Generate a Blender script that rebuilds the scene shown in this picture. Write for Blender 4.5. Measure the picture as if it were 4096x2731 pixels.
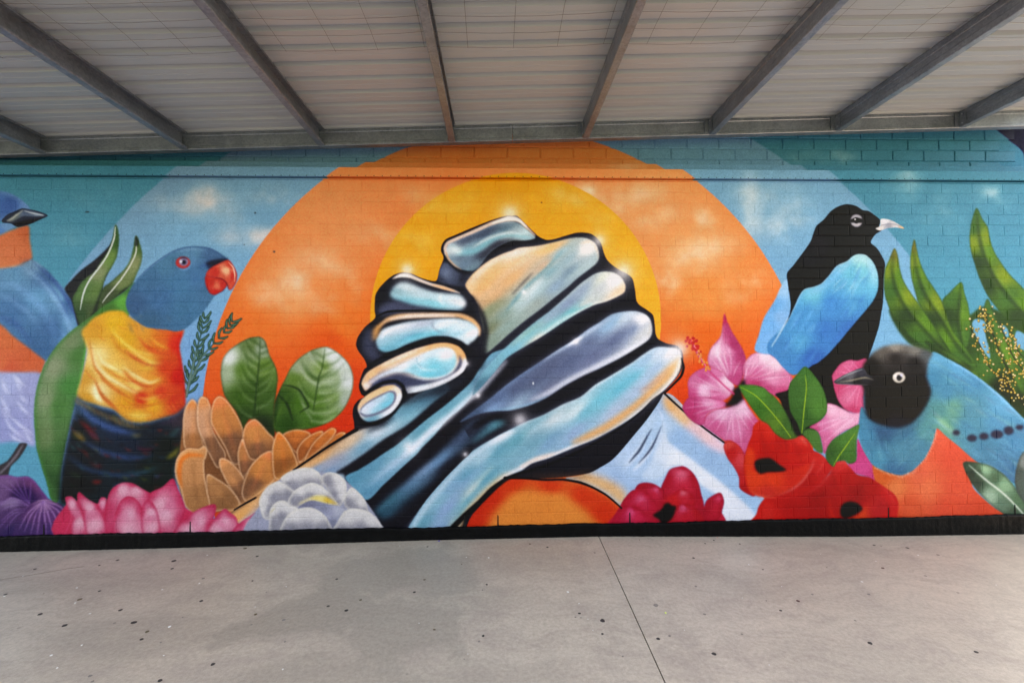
import bpy
import math
import random
import numpy as np
from mathutils import Matrix, Vector

PAINT_GAIN = 0.92
PAINT_SAT, PAINT_TINT = 0.97, (1.02, 0.97, 1.08)   # pigment strength of the spray paints
WALL_END, ROOF_END, ROOF_FRONT = 5.36, 5.42, -2.2
BANK_Y, BANK_H = 10.0, 4.6


# camera solved from the brick courses (300 x 100 mm modules), the wall is the plane y = 0, metres
FPX = 1710.0                                   # focal length in pixels of the 4096 px wide photograph
CAM_D, CAM_H = 3.85478, 1.67599
YAW, PITCH, ROLL = 0.032915, 0.025851, -0.0077896
_cy, _sy, _cp, _sp, _cr, _sr = math.cos(YAW), math.sin(YAW), math.cos(PITCH), math.sin(PITCH), math.cos(ROLL), math.sin(ROLL)
FWD = np.array([_sy * _cp, _cy * _cp, _sp])
_r0 = np.array([_cy, -_sy, 0.0])
_u0 = np.cross(_r0, FWD)
RGT = _cr * _r0 + _sr * _u0
UPV = -_sr * _r0 + _cr * _u0


# ---------------------------------------------------------------- camera, sky, sun, exposure
for o in list(bpy.data.objects):
    bpy.data.objects.remove(o, do_unlink=True)
SC = bpy.context.scene
COL = SC.collection
R = math.radians
cam = bpy.data.cameras.new('camera')
cam_o = bpy.data.objects.new('camera', cam)
COL.objects.link(cam_o)
cam.sensor_width = 36.0
cam.lens = 36.0 * FPX / 4096.0
cam.clip_end = 2000
cam.clip_start = 0.05
M = Matrix.Identity(4)
for i in range(3):
    M[i][0], M[i][1], M[i][2] = RGT[i], UPV[i], -FWD[i]
M[0][3], M[1][3], M[2][3] = 0.0, -CAM_D, CAM_H
cam_o.matrix_world = M
SC.camera = cam_o

SUN_EL, SUN_AZ = R(60), R(40)                  # the sun stands behind the wall: everything in view is in open shade
world = bpy.data.worlds.new('World')
SC.world = world
world.use_nodes = True
nt = world.node_tree
bg = nt.nodes['Background']
sky = nt.nodes.new('ShaderNodeTexSky')
sky.sky_type = 'NISHITA'
sky.sun_disc = False
sky.sun_elevation = SUN_EL
sky.sun_rotation = SUN_AZ
sky.air_density = 1.0
sky.dust_density = 1.8
sky.ozone_density = 1.0
nt.links.new(sky.outputs['Color'], bg.inputs['Color'])
bg.inputs['Strength'].default_value = 0.15
sun = bpy.data.lights.new('sun', 'SUN')
sun.energy = 2.0
sun.angle = R(0.5)
sun.color = (1.0, 0.95, 0.88)
sun_o = bpy.data.objects.new('sun', sun)
COL.objects.link(sun_o)
sd = Vector((math.sin(SUN_AZ) * math.cos(SUN_EL), math.cos(SUN_AZ) * math.cos(SUN_EL), math.sin(SUN_EL)))
sun_o.rotation_euler = sd.to_track_quat('Z', 'Y').to_euler()
sun_o.location = sd * 40
vs = SC.view_settings
vs.view_transform = 'Standard'
vs.look = 'None'
vs.gamma = 1.0
vs.exposure = 3.03
try:
    vs.use_white_balance = True
    vs.white_balance_temperature = 10500
    vs.white_balance_tint = 15
except Exception:
    pass
SC.render.engine = 'CYCLES'
SC.cycles.max_bounces = 10
SC.cycles.diffuse_bounces = 8
SC.cycles.sample_clamp_indirect = 6
SC.cycles.use_denoising = True
SC.cycles.denoising_input_passes = 'RGB_ALBEDO_NORMAL'


# ---------------------------------------------------------------- wall paint: raster painter in wall metres
PPM, PX0, PX1, PZ0, PZ1 = 250.0, -5.4, 6.4, 0.08, 4.12
PW, PH = int((PX1 - PX0) * PPM), int((PZ1 - PZ0) * PPM)
CV = np.zeros((PH, PW, 3), np.float32)           # row 0 = top; display-referred colour
GS = 1024.0 / 2007.0
UPX = 0.29                                        # canvas pixels per traced unit
TILE = {'A0': (0, 0), 'A1': (0, 1568), 'B0': (2007, 0), 'B1': (2007, 1568), 'C0': (4014, 0), 'C1': (4014, 1568), 'D0': (6021, 0), 'D1': (6021, 1568)}
OFF = np.array([0.0, 0.0])


def t(k):
    OFF[:] = TILE[k]


def to_wall(g):
    """traced photo points -> metres on the wall plane (y = 0)"""
    g = np.asarray(g, float)
    u, v = g[:, 0] * GS, 500 + g[:, 1] * GS
    d = FWD + np.outer((u - 2048) / FPX, RGT) - np.outer((v - 1365.5) / FPX, UPV)
    k = CAM_D / d[:, 1]
    for lim, dep in ((3.3475, 0.14), (3.468, 0.22)):      # the wall steps back above the steel shelf
        k = np.where(CAM_H + d[:, 2] * k > lim, (CAM_D + dep) / d[:, 1], k)
    return np.stack([d[:, 0] * k, CAM_H + d[:, 2] * k], 1)


def px(pts):
    w = to_wall(np.asarray(pts, float) + OFF)
    return np.stack([(w[:, 0] - PX0) * PPM, (PZ1 - w[:, 1]) * PPM], 1)


def P(s):
    return [tuple(float(c) for c in q.split(',')) for q in s.split()] if isinstance(s, str) else list(s)


def spline(p, closed, n=6):
    p = np.asarray(p, float)
    if len(p) < 3:
        return p
    q = np.vstack([p[-1:], p, p[:2]]) if closed else np.vstack([2 * p[0] - p[1], p, 2 * p[-1] - p[-2]])
    tt = np.linspace(0, 1, n, endpoint=False)[:, None]
    out = []
    for i in range(1, len(q) - 2):
        a, b, c, d = q[i - 1], q[i], q[i + 1], q[i + 2]
        m = 0.42
        t1, t2 = (c - a) * m, (d - b) * m
        out.append((2 * tt**3 - 3 * tt**2 + 1) * b + (tt**3 - 2 * tt**2 + tt) * t1 + (-2 * tt**3 + 3 * tt**2) * c + (tt**3 - tt**2) * t2)
    out = np.vstack(out)
    return out if closed else np.vstack([out, p[-1:]])


def box1(a, r, ax):
    if r < 1:
        return a
    pad = [(0, 0), (0, 0)]
    pad[ax] = (r + 1, r)
    c = np.cumsum(np.pad(a, pad, mode='edge'), axis=ax, dtype=np.float64)
    n = a.shape[ax]
    hi = np.take(c, np.arange(2 * r + 1, 2 * r + 1 + n), axis=ax)
    lo = np.take(c, np.arange(0, n), axis=ax)
    return ((hi - lo) / (2 * r + 1)).astype(np.float32)


def blur(a, s):
    """approximate gaussian of sigma s (canvas pixels)"""
    if s < 0.45:
        return a
    if s < 1.1:
        k = min(0.25, s * s / 2)
        for ax in (0, 1):
            q = np.pad(a, [(1, 1), (0, 0)] if ax == 0 else [(0, 0), (1, 1)], mode='edge')
            a = a * (1 - 2 * k) + k * ((q[2:] + q[:-2]) if ax == 0 else (q[:, 2:] + q[:, :-2]))
        return a
    r = max(1, int(round(math.sqrt(4 * s * s + 1) / 2 - 0.5)))
    for _ in range(3):
        a = box1(box1(a, r, 0), r, 1)
    return a


def raster(poly, pad):
    """coverage mask of a polygon: (x0, y0, mask)"""
    SS = 3
    x0, y0 = np.floor(poly.min(0)).astype(int) - pad
    x1, y1 = np.ceil(poly.max(0)).astype(int) + pad + 1
    x0, y0, x1, y1 = max(x0, 0), max(y0, 0), min(x1, PW), min(y1, PH)
    if x1 <= x0 + 1 or y1 <= y0 + 1:
        return None
    w, h = x1 - x0, (y1 - y0) * SS
    a = poly - (x0, y0)
    b = np.roll(a, -1, 0)
    D = np.zeros((h, w + 2), np.float32)
    for (ax, ay), (bx, by) in zip(a, b):
        if ay == by:
            continue
        sg = 1.0
        if ay > by:
            ax, ay, bx, by, sg = bx, by, ax, ay, -1.0
        r0, r1 = max(int(math.ceil(ay * SS - 0.5)), 0), min(int(math.ceil(by * SS - 0.5)), h)
        if r1 <= r0:
            continue
        rr = np.arange(r0, r1)
        xs = np.clip(ax + (bx - ax) * (((rr + 0.5) / SS - ay) / (by - ay)), 0, w)
        xi = xs.astype(int)
        fr = xs - xi
        D[rr, xi] += sg * (1 - fr)
        D[rr, xi + 1] += sg * fr
    m = np.clip(np.abs(np.cumsum(D, 1)[:, :w]), 0, 1)
    return x0, y0, m.reshape(y1 - y0, SS, w).mean(1)


AX = [1.0, 0.0, 1.0]                              # blend direction: colours run further along it


def colour(col, x0, y0, shp):
    if isinstance(col, tuple):
        return np.array(col, np.float32) / 255
    c = np.array(col, float)
    q = px(c[:, :2]) - (x0, y0)
    yy, xx = np.mgrid[0:shp[0], 0:shp[1]].astype(np.float32)
    num = np.zeros(shp + (3,), np.float32)
    den = np.zeros(shp, np.float32)
    for (qx, qy), rgb in zip(q, c[:, 2:] / 255):
        dx, dy = xx - qx, yy - qy
        w = 1.0 / ((((dx * AX[0] + dy * AX[1]) * AX[2]) ** 2 + (dy * AX[0] - dx * AX[1]) ** 2) ** (1.2 if AX[2] < 1 else 1.4) + 40.0)
        den += w
        num += w[..., None] * rgb.astype(np.float32)
    return num / den[..., None]


def put(x0, y0, m, col, a=1.0, clip=None):
    h, w = m.shape
    if clip is not None:
        cx, cy, cm = clip
        full = np.zeros_like(m)
        ax0, ay0, ax1, ay1 = max(x0, cx), max(y0, cy), min(x0 + w, cx + cm.shape[1]), min(y0 + h, cy + cm.shape[0])
        if ax1 <= ax0 or ay1 <= ay0:
            return
        full[ay0 - y0:ay1 - y0, ax0 - x0:ax1 - x0] = cm[ay0 - cy:ay1 - cy, ax0 - cx:ax1 - cx]
        m = m * full
    v = CV[y0:y0 + h, x0:x0 + w]
    v += (m * a)[..., None] * (colour(col, x0, y0, m.shape) - v)


def F(pts, col, b=5, a=1.0, clip=None, rim=None, sm=True):
    """filled shape (given as traced points, or as canvas points in an array); rim = (colour, width, strength[, (dx, dy)]) tints its border inwards"""
    if isinstance(pts, np.ndarray):
        p = pts
    else:
        p = px(P(pts))
        if sm:
            p = spline(p, True)
    s = b * UPX
    r = raster(p, int(3 * s) + 2)
    if r is None:
        return None
    x0, y0, m = r
    m = blur(m, s)
    put(x0, y0, m, col, a, clip)
    if rim:
        rc, rw, ra = rim[:3]
        e = blur(m, rw * UPX)
        if len(rim) > 3:
            dx, dy = (int(round(k * UPX)) for k in rim[3])
            e = np.roll(np.roll(e, dx, 1), dy, 0)
        e = np.clip((1 - e) * 1.9 - 0.12, 0, 1)
        put(x0, y0, m * e, rc, ra * a, clip)
    return x0, y0, m


def S(pts, w, col, b=4, a=1.0, clip=None):
    """stroke; w a width or widths spread along it"""
    p = spline(px(P(pts)), False, 8)
    if len(p) < 2:
        return
    ws = np.interp(np.linspace(0, 1, len(p)), np.linspace(0, 1, len(w)), w) if isinstance(w, (list, tuple)) else np.full(len(p), float(w))
    ws = ws * UPX / 2
    d = np.gradient(p, axis=0)
    d /= np.maximum(np.hypot(d[:, 0], d[:, 1]), 1e-6)[:, None]
    nrm = np.stack([-d[:, 1], d[:, 0]], 1) * ws[:, None]
    q = np.vstack([p + nrm, (p[-1] + d[-1] * ws[-1])[None], (p - nrm)[::-1], (p[0] - d[0] * ws[0])[None]])
    r = raster(q, int(3 * b * UPX) + 2)
    if r is None:
        return
    x0, y0, m = r
    put(x0, y0, blur(m, b * UPX), col, a, clip)


def O(x, y, rx, ry, col, b=3, a=1.0, clip=None, rot=0.0):
    an = np.linspace(0, 2 * np.pi, 14, endpoint=False)
    c, s = math.cos(rot), math.sin(rot)
    return F([(x + rx * math.cos(k) * c - ry * math.sin(k) * s, y + rx * math.cos(k) * s + ry * math.sin(k) * c) for k in an], col, b, a, clip)


def ring(cx, cz, r):
    an = np.linspace(0, 2 * np.pi, 240, endpoint=False)
    return np.stack([(cx + r * np.cos(an) - PX0) * PPM, (PZ1 - cz - r * np.sin(an)) * PPM], 1)


def fbm(h, w, cell, oct=4, seed=0):
    rg = np.random.default_rng(seed)
    out = np.zeros((h, w), np.float32)
    amp = 1.0
    tot = 0.0
    for o in range(oct):
        c = max(cell / 2**o, 1.5)
        gh, gw = int(h / c) + 3, int(w / c) + 3
        g = rg.random((gh, gw)).astype(np.float32)
        yy, xx = np.arange(h) / c, np.arange(w) / c
        yi, xi = yy.astype(int), xx.astype(int)
        fy, fx = (yy - yi), (xx - xi)
        fy, fx = (fy * fy * (3 - 2 * fy))[:, None], (fx * fx * (3 - 2 * fx))[None]
        g00, g01, g10, g11 = g[yi][:, xi], g[yi][:, xi + 1], g[yi + 1][:, xi], g[yi + 1][:, xi + 1]
        out += amp * ((g00 * (1 - fx) + g01 * fx) * (1 - fy) + (g10 * (1 - fx) + g11 * fx) * fy)
        tot += amp
        amp *= 0.55
    return out / tot


def cloud(x, y, rx, ry, col, a, seed, rot=0.0):
    c = px([(x, y)])[0]
    rx, ry = rx * 1.25, ry * 1.35
    R = int(max(rx, ry) * UPX * 2.2)
    x0, y0, x1, y1 = max(int(c[0]) - R, 0), max(int(c[1]) - R, 0), min(int(c[0]) + R, PW), min(int(c[1]) + R, PH)
    if x1 <= x0 or y1 <= y0:
        return
    yy, xx = np.mgrid[y0:y1, x0:x1].astype(np.float32)
    dx, dy = (xx - c[0]) / UPX, (yy - c[1]) / UPX
    cr, sr = math.cos(rot), math.sin(rot)
    dx, dy = dx + 60 * (fbm(y1 - y0, x1 - x0, 30, 2, seed + 500) - .5), dy + 60 * (fbm(y1 - y0, x1 - x0, 26, 2, seed + 900) - .5)
    e = ((dx * cr + dy * sr) / rx) ** 2 + ((-dx * sr + dy * cr) / ry) ** 2
    n = fbm(y1 - y0, x1 - x0, max(rx, ry) * UPX * 1.0, 4, seed)
    m = np.clip(np.exp(-1.15 * e) * (0.1 + 2.4 * np.clip(n - 0.33, 0, 1)), 0, 1)
    m = blur(m, 2.2)
    put(x0, y0, m.astype(np.float32), col, a)


def glow(x, y, r, col=(255, 250, 248), a=0.9):
    O(x, y, r * .5, r * .5, col, r * .5, a * .8)
    O(x, y, r * .3, r * .3, col, r * .2, a)


def strokes(n, box, ang, ln, w, cols, b, a, clip, seed, bend=0.0):
    """loose airbrush feather strokes inside a clip"""
    rg = random.Random(seed)
    for _ in range(n):
        x, y = rg.uniform(box[0], box[2]), rg.uniform(box[1], box[3])
        an = math.radians((ang(x, y) if callable(ang) else ang) + rg.uniform(-9, 9))
        l = ln * rg.uniform(.5, 1.2)
        dx, dy = math.cos(an) * l / 2, math.sin(an) * l / 2
        k = bend * rg.uniform(.5, 1.2)
        S([(x - dx, y - dy), (x - dy * k, y + dx * k), (x + dx, y + dy)], [w * .2, w * rg.uniform(.6, 1.2), w * .2], rg.choice(cols), b, a * rg.uniform(.5, 1), clip)


# ---------------------------------------------------------------- the mural, painted back to front
TEAL, SKYB = (56, 138, 162), (112, 168, 200)
CV[:] = np.array(TEAL, np.float32) / 255
# teal gets lighter towards the flowers
zz = np.linspace(PZ1, PZ0, PH)[:, None, None]
CV[:] = CV + (np.array((62, 156, 174), np.float32) / 255 - CV) * np.clip((3.0 - zz) / 2.4, 0, 1).astype(np.float32)
t('D0'); F("1740,-60 1770,20 1860,95 2000,205 2120,330 2500,900 3200,900 3200,-300 1700,-300", (32, 16, 62), 4)
# pale blue outer disc
t('A0')
F(ring(.128, -.268, 4.674), [(1300, 300, 106, 150, 180), (1600, 900, 108, 164, 196), (1500, 2200, 108, 158, 198), (7000, 500, 104, 158, 190), (6400, 900, 108, 166, 200), (7000, 1500, 104, 166, 198)], 4)
# clouds over the blue
for x, y, rx, ry, a, s in ((1540, 615, 230, 70, .95, 1), (1620, 575, 120, 70, .9, 2), (1930, 890, 160, 60, .95, 3), (2080, 880, 130, 50, .8, 4), (2160, 560, 120, 50, .55, 5), (1400, 600, 140, 40, .6, 8), (1850, 800, 60, 90, .4, 9), (820, 560, 170, 90, .22, 6), (560, 900, 120, 80, .16, 7)):
    cloud(x, y, rx, ry, (214, 208, 206), a, s)
t('C0')
for x, y, rx, ry, a, s in ((1900, 560, 150, 90, .5, 11), (1880, 690, 70, 200, .75, 12), (1780, 830, 160, 60, .7, 13), (2100, 560, 130, 80, .5, 14), (2260, 700, 90, 70, .6, 15), (2110, 800, 110, 110, .65, 16), (2230, 230, 200, 60, .3, 17), (3060, 420, 120, 60, .45, 18), (3080, 520, 90, 60, .3, 19), (3780, 545, 110, 70, .55, 20), (3360, 770, 110, 70, .4, 21), (3400, 600, 80, 90, .25, 22), (2560, 250, 120, 40, .35, 23)):
    cloud(x, y, rx, ry, (205, 222, 228), a, s)
# orange disc
t('B0')
dm = F(ring(.148, 1.078, 2.754), [(1000, 250, 250, 143, 92), (2200, 200, 250, 143, 90), (600, 600, 248, 145, 95), (3200, 600, 252, 154, 101), (500, 1000, 250, 146, 95), (3400, 1000, 253, 156, 101), (300, 1350, 248, 141, 84), (3500, 1350, 250, 141, 77), (0, 1600, 242, 116, 52), (700, 1560, 242, 118, 52), (600, 1720, 236, 92, 32), (3500, 1700, 242, 108, 42), (0, 1950, 232, 90, 36), (650, 2050, 224, 68, 24), (3500, 1950, 232, 80, 30), (650, 2350, 220, 61, 20), (3500, 2200, 226, 70, 26), (200, 2500, 214, 61, 22)], 3.5)
for x, y, rx, ry, a, s in ((1000, 840, 190, 60, .5, 31), (960, 900, 160, 60, .45, 32), (330, 1250, 210, 110, .75, 33), (550, 1060, 190, 60, .4, 34), (700, 1300, 110, 80, .45, 35), (120, 1400, 150, 80, .5, 36), (500, 1430, 130, 50, .35, 37), (1240, 560, 150, 60, .4, 38), (640, 1150, 120, 50, .3, 39), (60, 1330, 120, 70, .35, 30)):
    cloud(x, y, rx, ry, (250, 202, 170), a, s, .15)
t('C0')
for x, y, rx, ry, a, s in ((620, 520, 130, 60, .85, 41), (800, 620, 160, 60, .5, 42), (1100, 720, 180, 60, .4, 43), (950, 560, 220, 70, .5, 44), (1500, 760, 70, 90, .6, 45), (1650, 880, 200, 60, .55, 46), (1390, 1030, 150, 80, .85, 47), (1330, 1050, 60, 40, .6, 48), (1520, 1080, 130, 60, .5, 49), (1200, 1250, 90, 90, .65, 50), (1850, 1260, 140, 90, .65, 51), (1780, 1330, 140, 50, .4, 52), (1600, 960, 200, 70, .4, 53), (850, 340, 160, 50, .35, 54)):
    cloud(x, y, rx, ry, (253, 214, 184), a, s, -.15)
# yellow disc
t('B0')
F(ring(.176, 1.989, 1.316), [(1900, 400, 248, 157, 44), (1500, 700, 250, 159, 46), (2500, 700, 252, 163, 50), (1100, 1200, 250, 157, 36), (3000, 1200, 255, 167, 54), (1300, 1100, 250, 159, 40), (2800, 1000, 255, 167, 54)], 3)
for x, y, rx, ry, c, a, s in ((1560, 610, 160, 70, (248, 200, 120), .55, 61), (1400, 650, 120, 80, (248, 196, 110), .5, 62), (1700, 560, 160, 70, (240, 186, 90), .45, 63), (1230, 900, 130, 80, (248, 200, 120), .55, 64), (2480, 560, 140, 60, (252, 206, 140), .6, 65), (2560, 640, 160, 50, (250, 204, 130), .5, 66), (2700, 740, 100, 40, (252, 210, 140), .5, 67), (2280, 590, 150, 60, (244, 190, 100), .4, 68)):
    cloud(x, y, rx, ry, c, a, s, .2)

# ---- left bird at the frame's edge
t('A1')
F("-300,860 120,880 330,900 420,1100 520,1430 -300,1460", (70, 152, 172), 5)
t('A0')
m = F("-200,470 0,518 60,530 130,562 190,608 236,660 170,668 100,705 20,748 -200,760", [(0, 540, 64, 114, 174), (80, 620, 56, 100, 161), (200, 620, 85, 133, 194), (20, 720, 60, 104, 159)], 5, rim=((112, 156, 200), 26, .6))
F("-200,780 0,768 60,765 125,792 60,830 -40,880 -200,930", [(60, 790, 98, 146, 190), (0, 850, 74, 128, 184)], 6)
F("-200,960 -20,872 100,820 222,788 232,900 250,1045 180,1085 100,1108 -200,1150", [(60, 860, 206, 114, 78), (200, 830, 190, 100, 66), (100, 1000, 208, 116, 80), (220, 1040, 200, 110, 76), (0, 1100, 206, 118, 80)], 7)
wing = F("-200,1160 40,1120 120,1108 200,1080 258,1058 350,1118 430,1200 520,1300 590,1400 632,1500 640,1560 615,1600 500,1700 420,1780 345,1850 250,1790 120,1690 30,1590 -200,1440", [(100, 1180, 84, 140, 172), (250, 1100, 101, 142, 169), (350, 1200, 57, 102, 140), (450, 1350, 95, 152, 183), (550, 1400, 55, 104, 144), (300, 1350, 88, 150, 185), (100, 1450, 60, 114, 153), (400, 1600, 57, 106, 144), (300, 1750, 53, 104, 140), (560, 1560, 88, 144, 176)], 5)
S("180,1120 330,1230 450,1380 540,1560 560,1660", [6, 34, 40, 36, 10], (136, 182, 222), 15, .6, wing)
S("260,1080 400,1200 520,1350 600,1510 620,1580", [4, 20, 28, 20, 6], (52, 88, 142), 9, .75, wing)
S("230,1110 360,1230 470,1370 560,1540", [4, 10, 16, 8], (54, 92, 146), 7, .6, wing)
S("-20,1320 100,1380 220,1470 300,1580", [8, 26, 26, 8], (130, 172, 214), 14, .5, wing)
S("-20,1250 120,1260 300,1400 400,1560 440,1700", [6, 30, 34, 26, 6], (120, 172, 222), 18, .5, wing)
S("-20,1500 120,1560 260,1720", [8, 34, 8], (48, 88, 140), 16, .6, wing)
S("480,1600 500,1650 470,1720", [6, 26, 8], (110, 166, 212), 12, .6, wing)
S("-20,1125 100,1105 190,1090", [10, 22, 6], (214, 140, 104), 9, .7)
S("150,1100 200,1070 250,1050", [6, 26, 10], (104, 92, 104), 11, .6)
m = F("15,742 60,700 115,676 175,654 245,664 310,680 374,711 300,748 220,782 140,800 80,772 20,765", (46, 54, 72), 3)
F("60,752 120,705 185,664 250,676 330,702 352,712 250,716 180,716 100,756", [(110, 735, 96, 108, 112), (200, 690, 86, 104, 130), (320, 708, 128, 150, 172)], 6, 1, m)
S("52,752 90,735 130,705 180,668", [6, 14, 14, 5], (184, 188, 180), 4, .85, m); S("190,674 250,690 340,708", [4, 9, 4], (206, 216, 226), 3, .9, m)
F("100,775 200,745 300,735 350,722 290,752 215,785 140,800", (26, 26, 36), 6, .9, m)
t('A1')
F("-200,-120 20,8 100,85 200,160 280,222 352,280 345,320 318,382 150,378 -200,372", [(60, 100, 208, 108, 68), (250, 300, 206, 100, 64), (0, 300, 212, 108, 72), (60, 350, 204, 92, 64)], 7)
wb = F("-200,370 0,366 150,372 318,380 290,560 268,760 280,945 200,935 100,915 -200,900", [(60, 480, 156, 166, 200), (200, 500, 148, 154, 190), (60, 800, 140, 148, 188), (200, 850, 152, 156, 194)], 13)
for s in ("100,380 140,430 190,480", "10,640 60,770 110,830 180,880", "130,590 170,650 225,700", "10,420 30,480 60,540", "60,840 120,890 210,935", "150,540 180,580 200,600", "60,700 150,780 250,850", "0,560 40,640 60,720", "110,400 140,470 150,520", "180,820 220,880 240,930"):
    S(s, [3, 13, 3], (220, 226, 242), 7, .75, wb)
    q = P(s); S([(a + 22, c + 16) for a, c in q], [2, 10, 2], (236, 240, 250), 8, .35, wb)
F("150,930 185,922 212,938 150,1040 85,1105 62,1180 30,1250 -60,1260 -60,1130 0,1095 60,1060 110,990", (62, 56, 60), 4)
S("180,935 120,1030 60,1100 0,1160", [8, 22, 16, 16], (128, 122, 128), 6, .8)
# purple flower
def ribs(clip, c0, ends, col, w=7, b=5, a=.6):
    for e in ends:
        mx, my = (c0[0] + e[0]) / 2 + (e[0] - c0[0]) * .12, (c0[1] + e[1]) / 2 - abs(e[0] - c0[0]) * .10
        S([c0, (mx, my), e], [w * .4, w, w * .3], col, b, a, clip)
p1 = F("-200,1170 0,1178 60,1174 130,1190 210,1185 268,1220 322,1290 380,1375 300,1420 -200,1450", [(60, 1210, 120, 88, 125), (250, 1260, 108, 64, 104), (150, 1320, 66, 38, 79), (0, 1300, 112, 82, 120), (330, 1380, 88, 56, 99)], 4, rim=((140, 80, 150), 22, .6))
F("85,1330 160,1280 240,1275 290,1350 280,1400 180,1390", (50, 26, 76), 14, .9, p1)
ribs(p1, (230, 1400), [(60, 1215), (120, 1205), (180, 1205), (240, 1230), (0, 1240)], (160, 120, 178), 8)
p2 = F("-200,1420 0,1392 80,1350 160,1368 240,1430 300,1560 260,1660 -200,1660", [(80, 1370, 130, 108, 137), (60, 1500, 86, 58, 99), (200, 1450, 70, 41, 80), (100, 1620, 58, 43, 86)], 4, rim=((150, 110, 170), 18, .6))
ribs(p2, (300, 1420), [(-20, 1420), (-20, 1470), (0, 1540), (40, 1600), (-20, 1600)], (158, 128, 180), 8)
p3 = F("100,1640 130,1545 170,1480 230,1410 330,1362 430,1375 505,1420 548,1490 564,1560 560,1660 100,1660", [(330, 1400, 140, 103, 134), (250, 1480, 92, 58, 99), (420, 1500, 96, 58, 103), (200, 1600, 70, 49, 92), (400, 1600, 74, 49, 96), (540, 1560, 84, 54, 99)], 4)
ribs(p3, (338, 1378), [(150, 1600), (190, 1620), (240, 1640), (290, 1650), (360, 1650), (410, 1630), (470, 1600), (520, 1560), (545, 1500)], (186, 146, 192), 10, 6, .7)
ribs(p3, (338, 1378), [(170, 1500), (540, 1540), (330, 1600), (270, 1560)], (64, 34, 92), 9, 6, .6)

# ---- rosemary
def needles(stem, n, ln, seed):
    rg = random.Random(seed)
    pp = spline(np.array(P(stem), float), False, 30)
    for i in range(n):
        k = int((i + .5) / n * (len(pp) - 2))
        q = pp[k]; dd = pp[k + 1] - pp[k]; an = math.atan2(dd[1], dd[0])
        for sd in (-1, 1):
            a2 = an + sd * math.radians(rg.uniform(24, 40)); l = ln * rg.uniform(.75, 1.2) * (1 - .3 * i / n)
            e = (q[0] + math.cos(a2) * l, q[1] + math.sin(a2) * l); md = (q[0] + math.cos(a2 + sd * .2) * l * .55, q[1] + math.sin(a2 + sd * .2) * l * .55)
            S([q, md, e], [12, 22, 14], (20, 52, 42), 2.5, 1.0); S([q, md, e], [3, 9, 4], (118, 160, 138), 3, .8)
needles("1460,560 1500,370 1540,200 1585,40 1610,-70", 12, 96, 5); needles("1480,480 1570,270 1680,140 1780,30 1830,-40", 11, 90, 6)
S("1460,560 1500,370 1540,200 1590,20", [22, 18, 12, 8], (52, 88, 80), 3); S("1480,480 1570,270 1680,140", [16, 16, 8], (52, 88, 80), 3)
S("1460,560 1500,370 1540,200", [9, 8, 5], (158, 178, 166), 4, .8); S("1500,430 1570,280 1640,180", [8, 8, 4], (150, 172, 162), 4, .8)

# ---- lorikeet
t('A0')
F("505,1285 560,1215 640,1135 740,1060 830,975 872,920 900,860 915,1000 850,1150 800,1270 790,1420 760,1500 690,1620 620,1600 560,1380", (40, 42, 48), 4)
l1 = F("905,782 924,820 931,900 917,1020 882,1100 832,1180 803,1270 780,1380 745,1490 700,1560 630,1570 570,1380 600,1300 650,1220 740,1150 800,1060 850,985 875,915 890,850", [(900, 900, 62, 98, 56), (880, 1050, 104, 136, 78), (760, 1150, 128, 140, 104), (660, 1280, 84, 118, 74), (740, 1300, 92, 120, 72), (640, 1480, 56, 84, 56), (720, 1480, 76, 92, 62)], 4, rim=((46, 84, 50), 15, .6))
S("905,800 893,890 852,1000 790,1100 705,1210 660,1300 640,1380 628,1450", [6, 12, 12, 13, 13, 12, 10, 4], (208, 216, 212), 3, .92)
F("800,1290 870,1240 960,1160 1040,1230 1000,1290 860,1400 740,1500 690,1560", (44, 52, 44), 8)
F("1064,868 1090,920 1112,1000 1106,1080 1070,1170 1030,1250 960,1292 880,1370 800,1430 765,1450 800,1300 860,1240 950,1160 1010,1080 1042,980", [(1070, 960, 80, 110, 66), (1070, 1080, 132, 142, 102), (960, 1230, 110, 126, 84), (860, 1330, 70, 84, 60)], 4, rim=((52, 84, 44), 15, .65))
S("1064,900 1067,990 1032,1080 970,1180 900,1270 840,1340 800,1395", [5, 11, 11, 12, 11, 10, 4], (206, 210, 200), 3, .9)
F("1064,868 1085,910 1078,950 1055,940", (36, 44, 44), 5, .8)
gw = F([(x, y) for x, y in P("1060,1235 960,1320 800,1430 690,1520")] + [(x, y + 1568) for x, y in P("620,0 520,80 430,180 360,290 310,410 280,540 268,680 275,840 290,980 330,1120 370,1250 400,1362 458,1378 472,1200 492,1050 522,900 560,720 602,560 642,380 672,200 692,80 820,20 920,20 1000,-60 1060,-250")], [(1000, 1300, 70, 120, 66), (850, 1440, 62, 110, 52), (960, 1370, 84, 160, 74), (560, 1700, 110, 130, 96), (420, 1900, 128, 142, 112), (350, 2150, 118, 138, 104), (330, 2450, 92, 120, 78), (450, 2200, 72, 122, 68), (430, 2600, 54, 100, 56), (620, 1800, 70, 120, 66), (560, 2050, 62, 128, 68), (400, 2860, 56, 96, 56), (460, 2800, 40, 78, 46)], 5, rim=((56, 122, 62), 18, .7, (8, 0)))
S([(690, 1640), (665, 1800), (635, 1980), (598, 2150), (560, 2300)], [8, 20, 18, 12, 4], (78, 172, 84), 7, .75, gw)
S([(560, 1700), (400, 2000), (370, 2300), (420, 2700)], [8, 44, 60, 20], (150, 158, 124), 30, .4, gw); S([(480, 1900), (450, 2300), (430, 2850)], [10, 34, 20], (60, 112, 60), 20, .5, gw)
t('A1')
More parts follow.
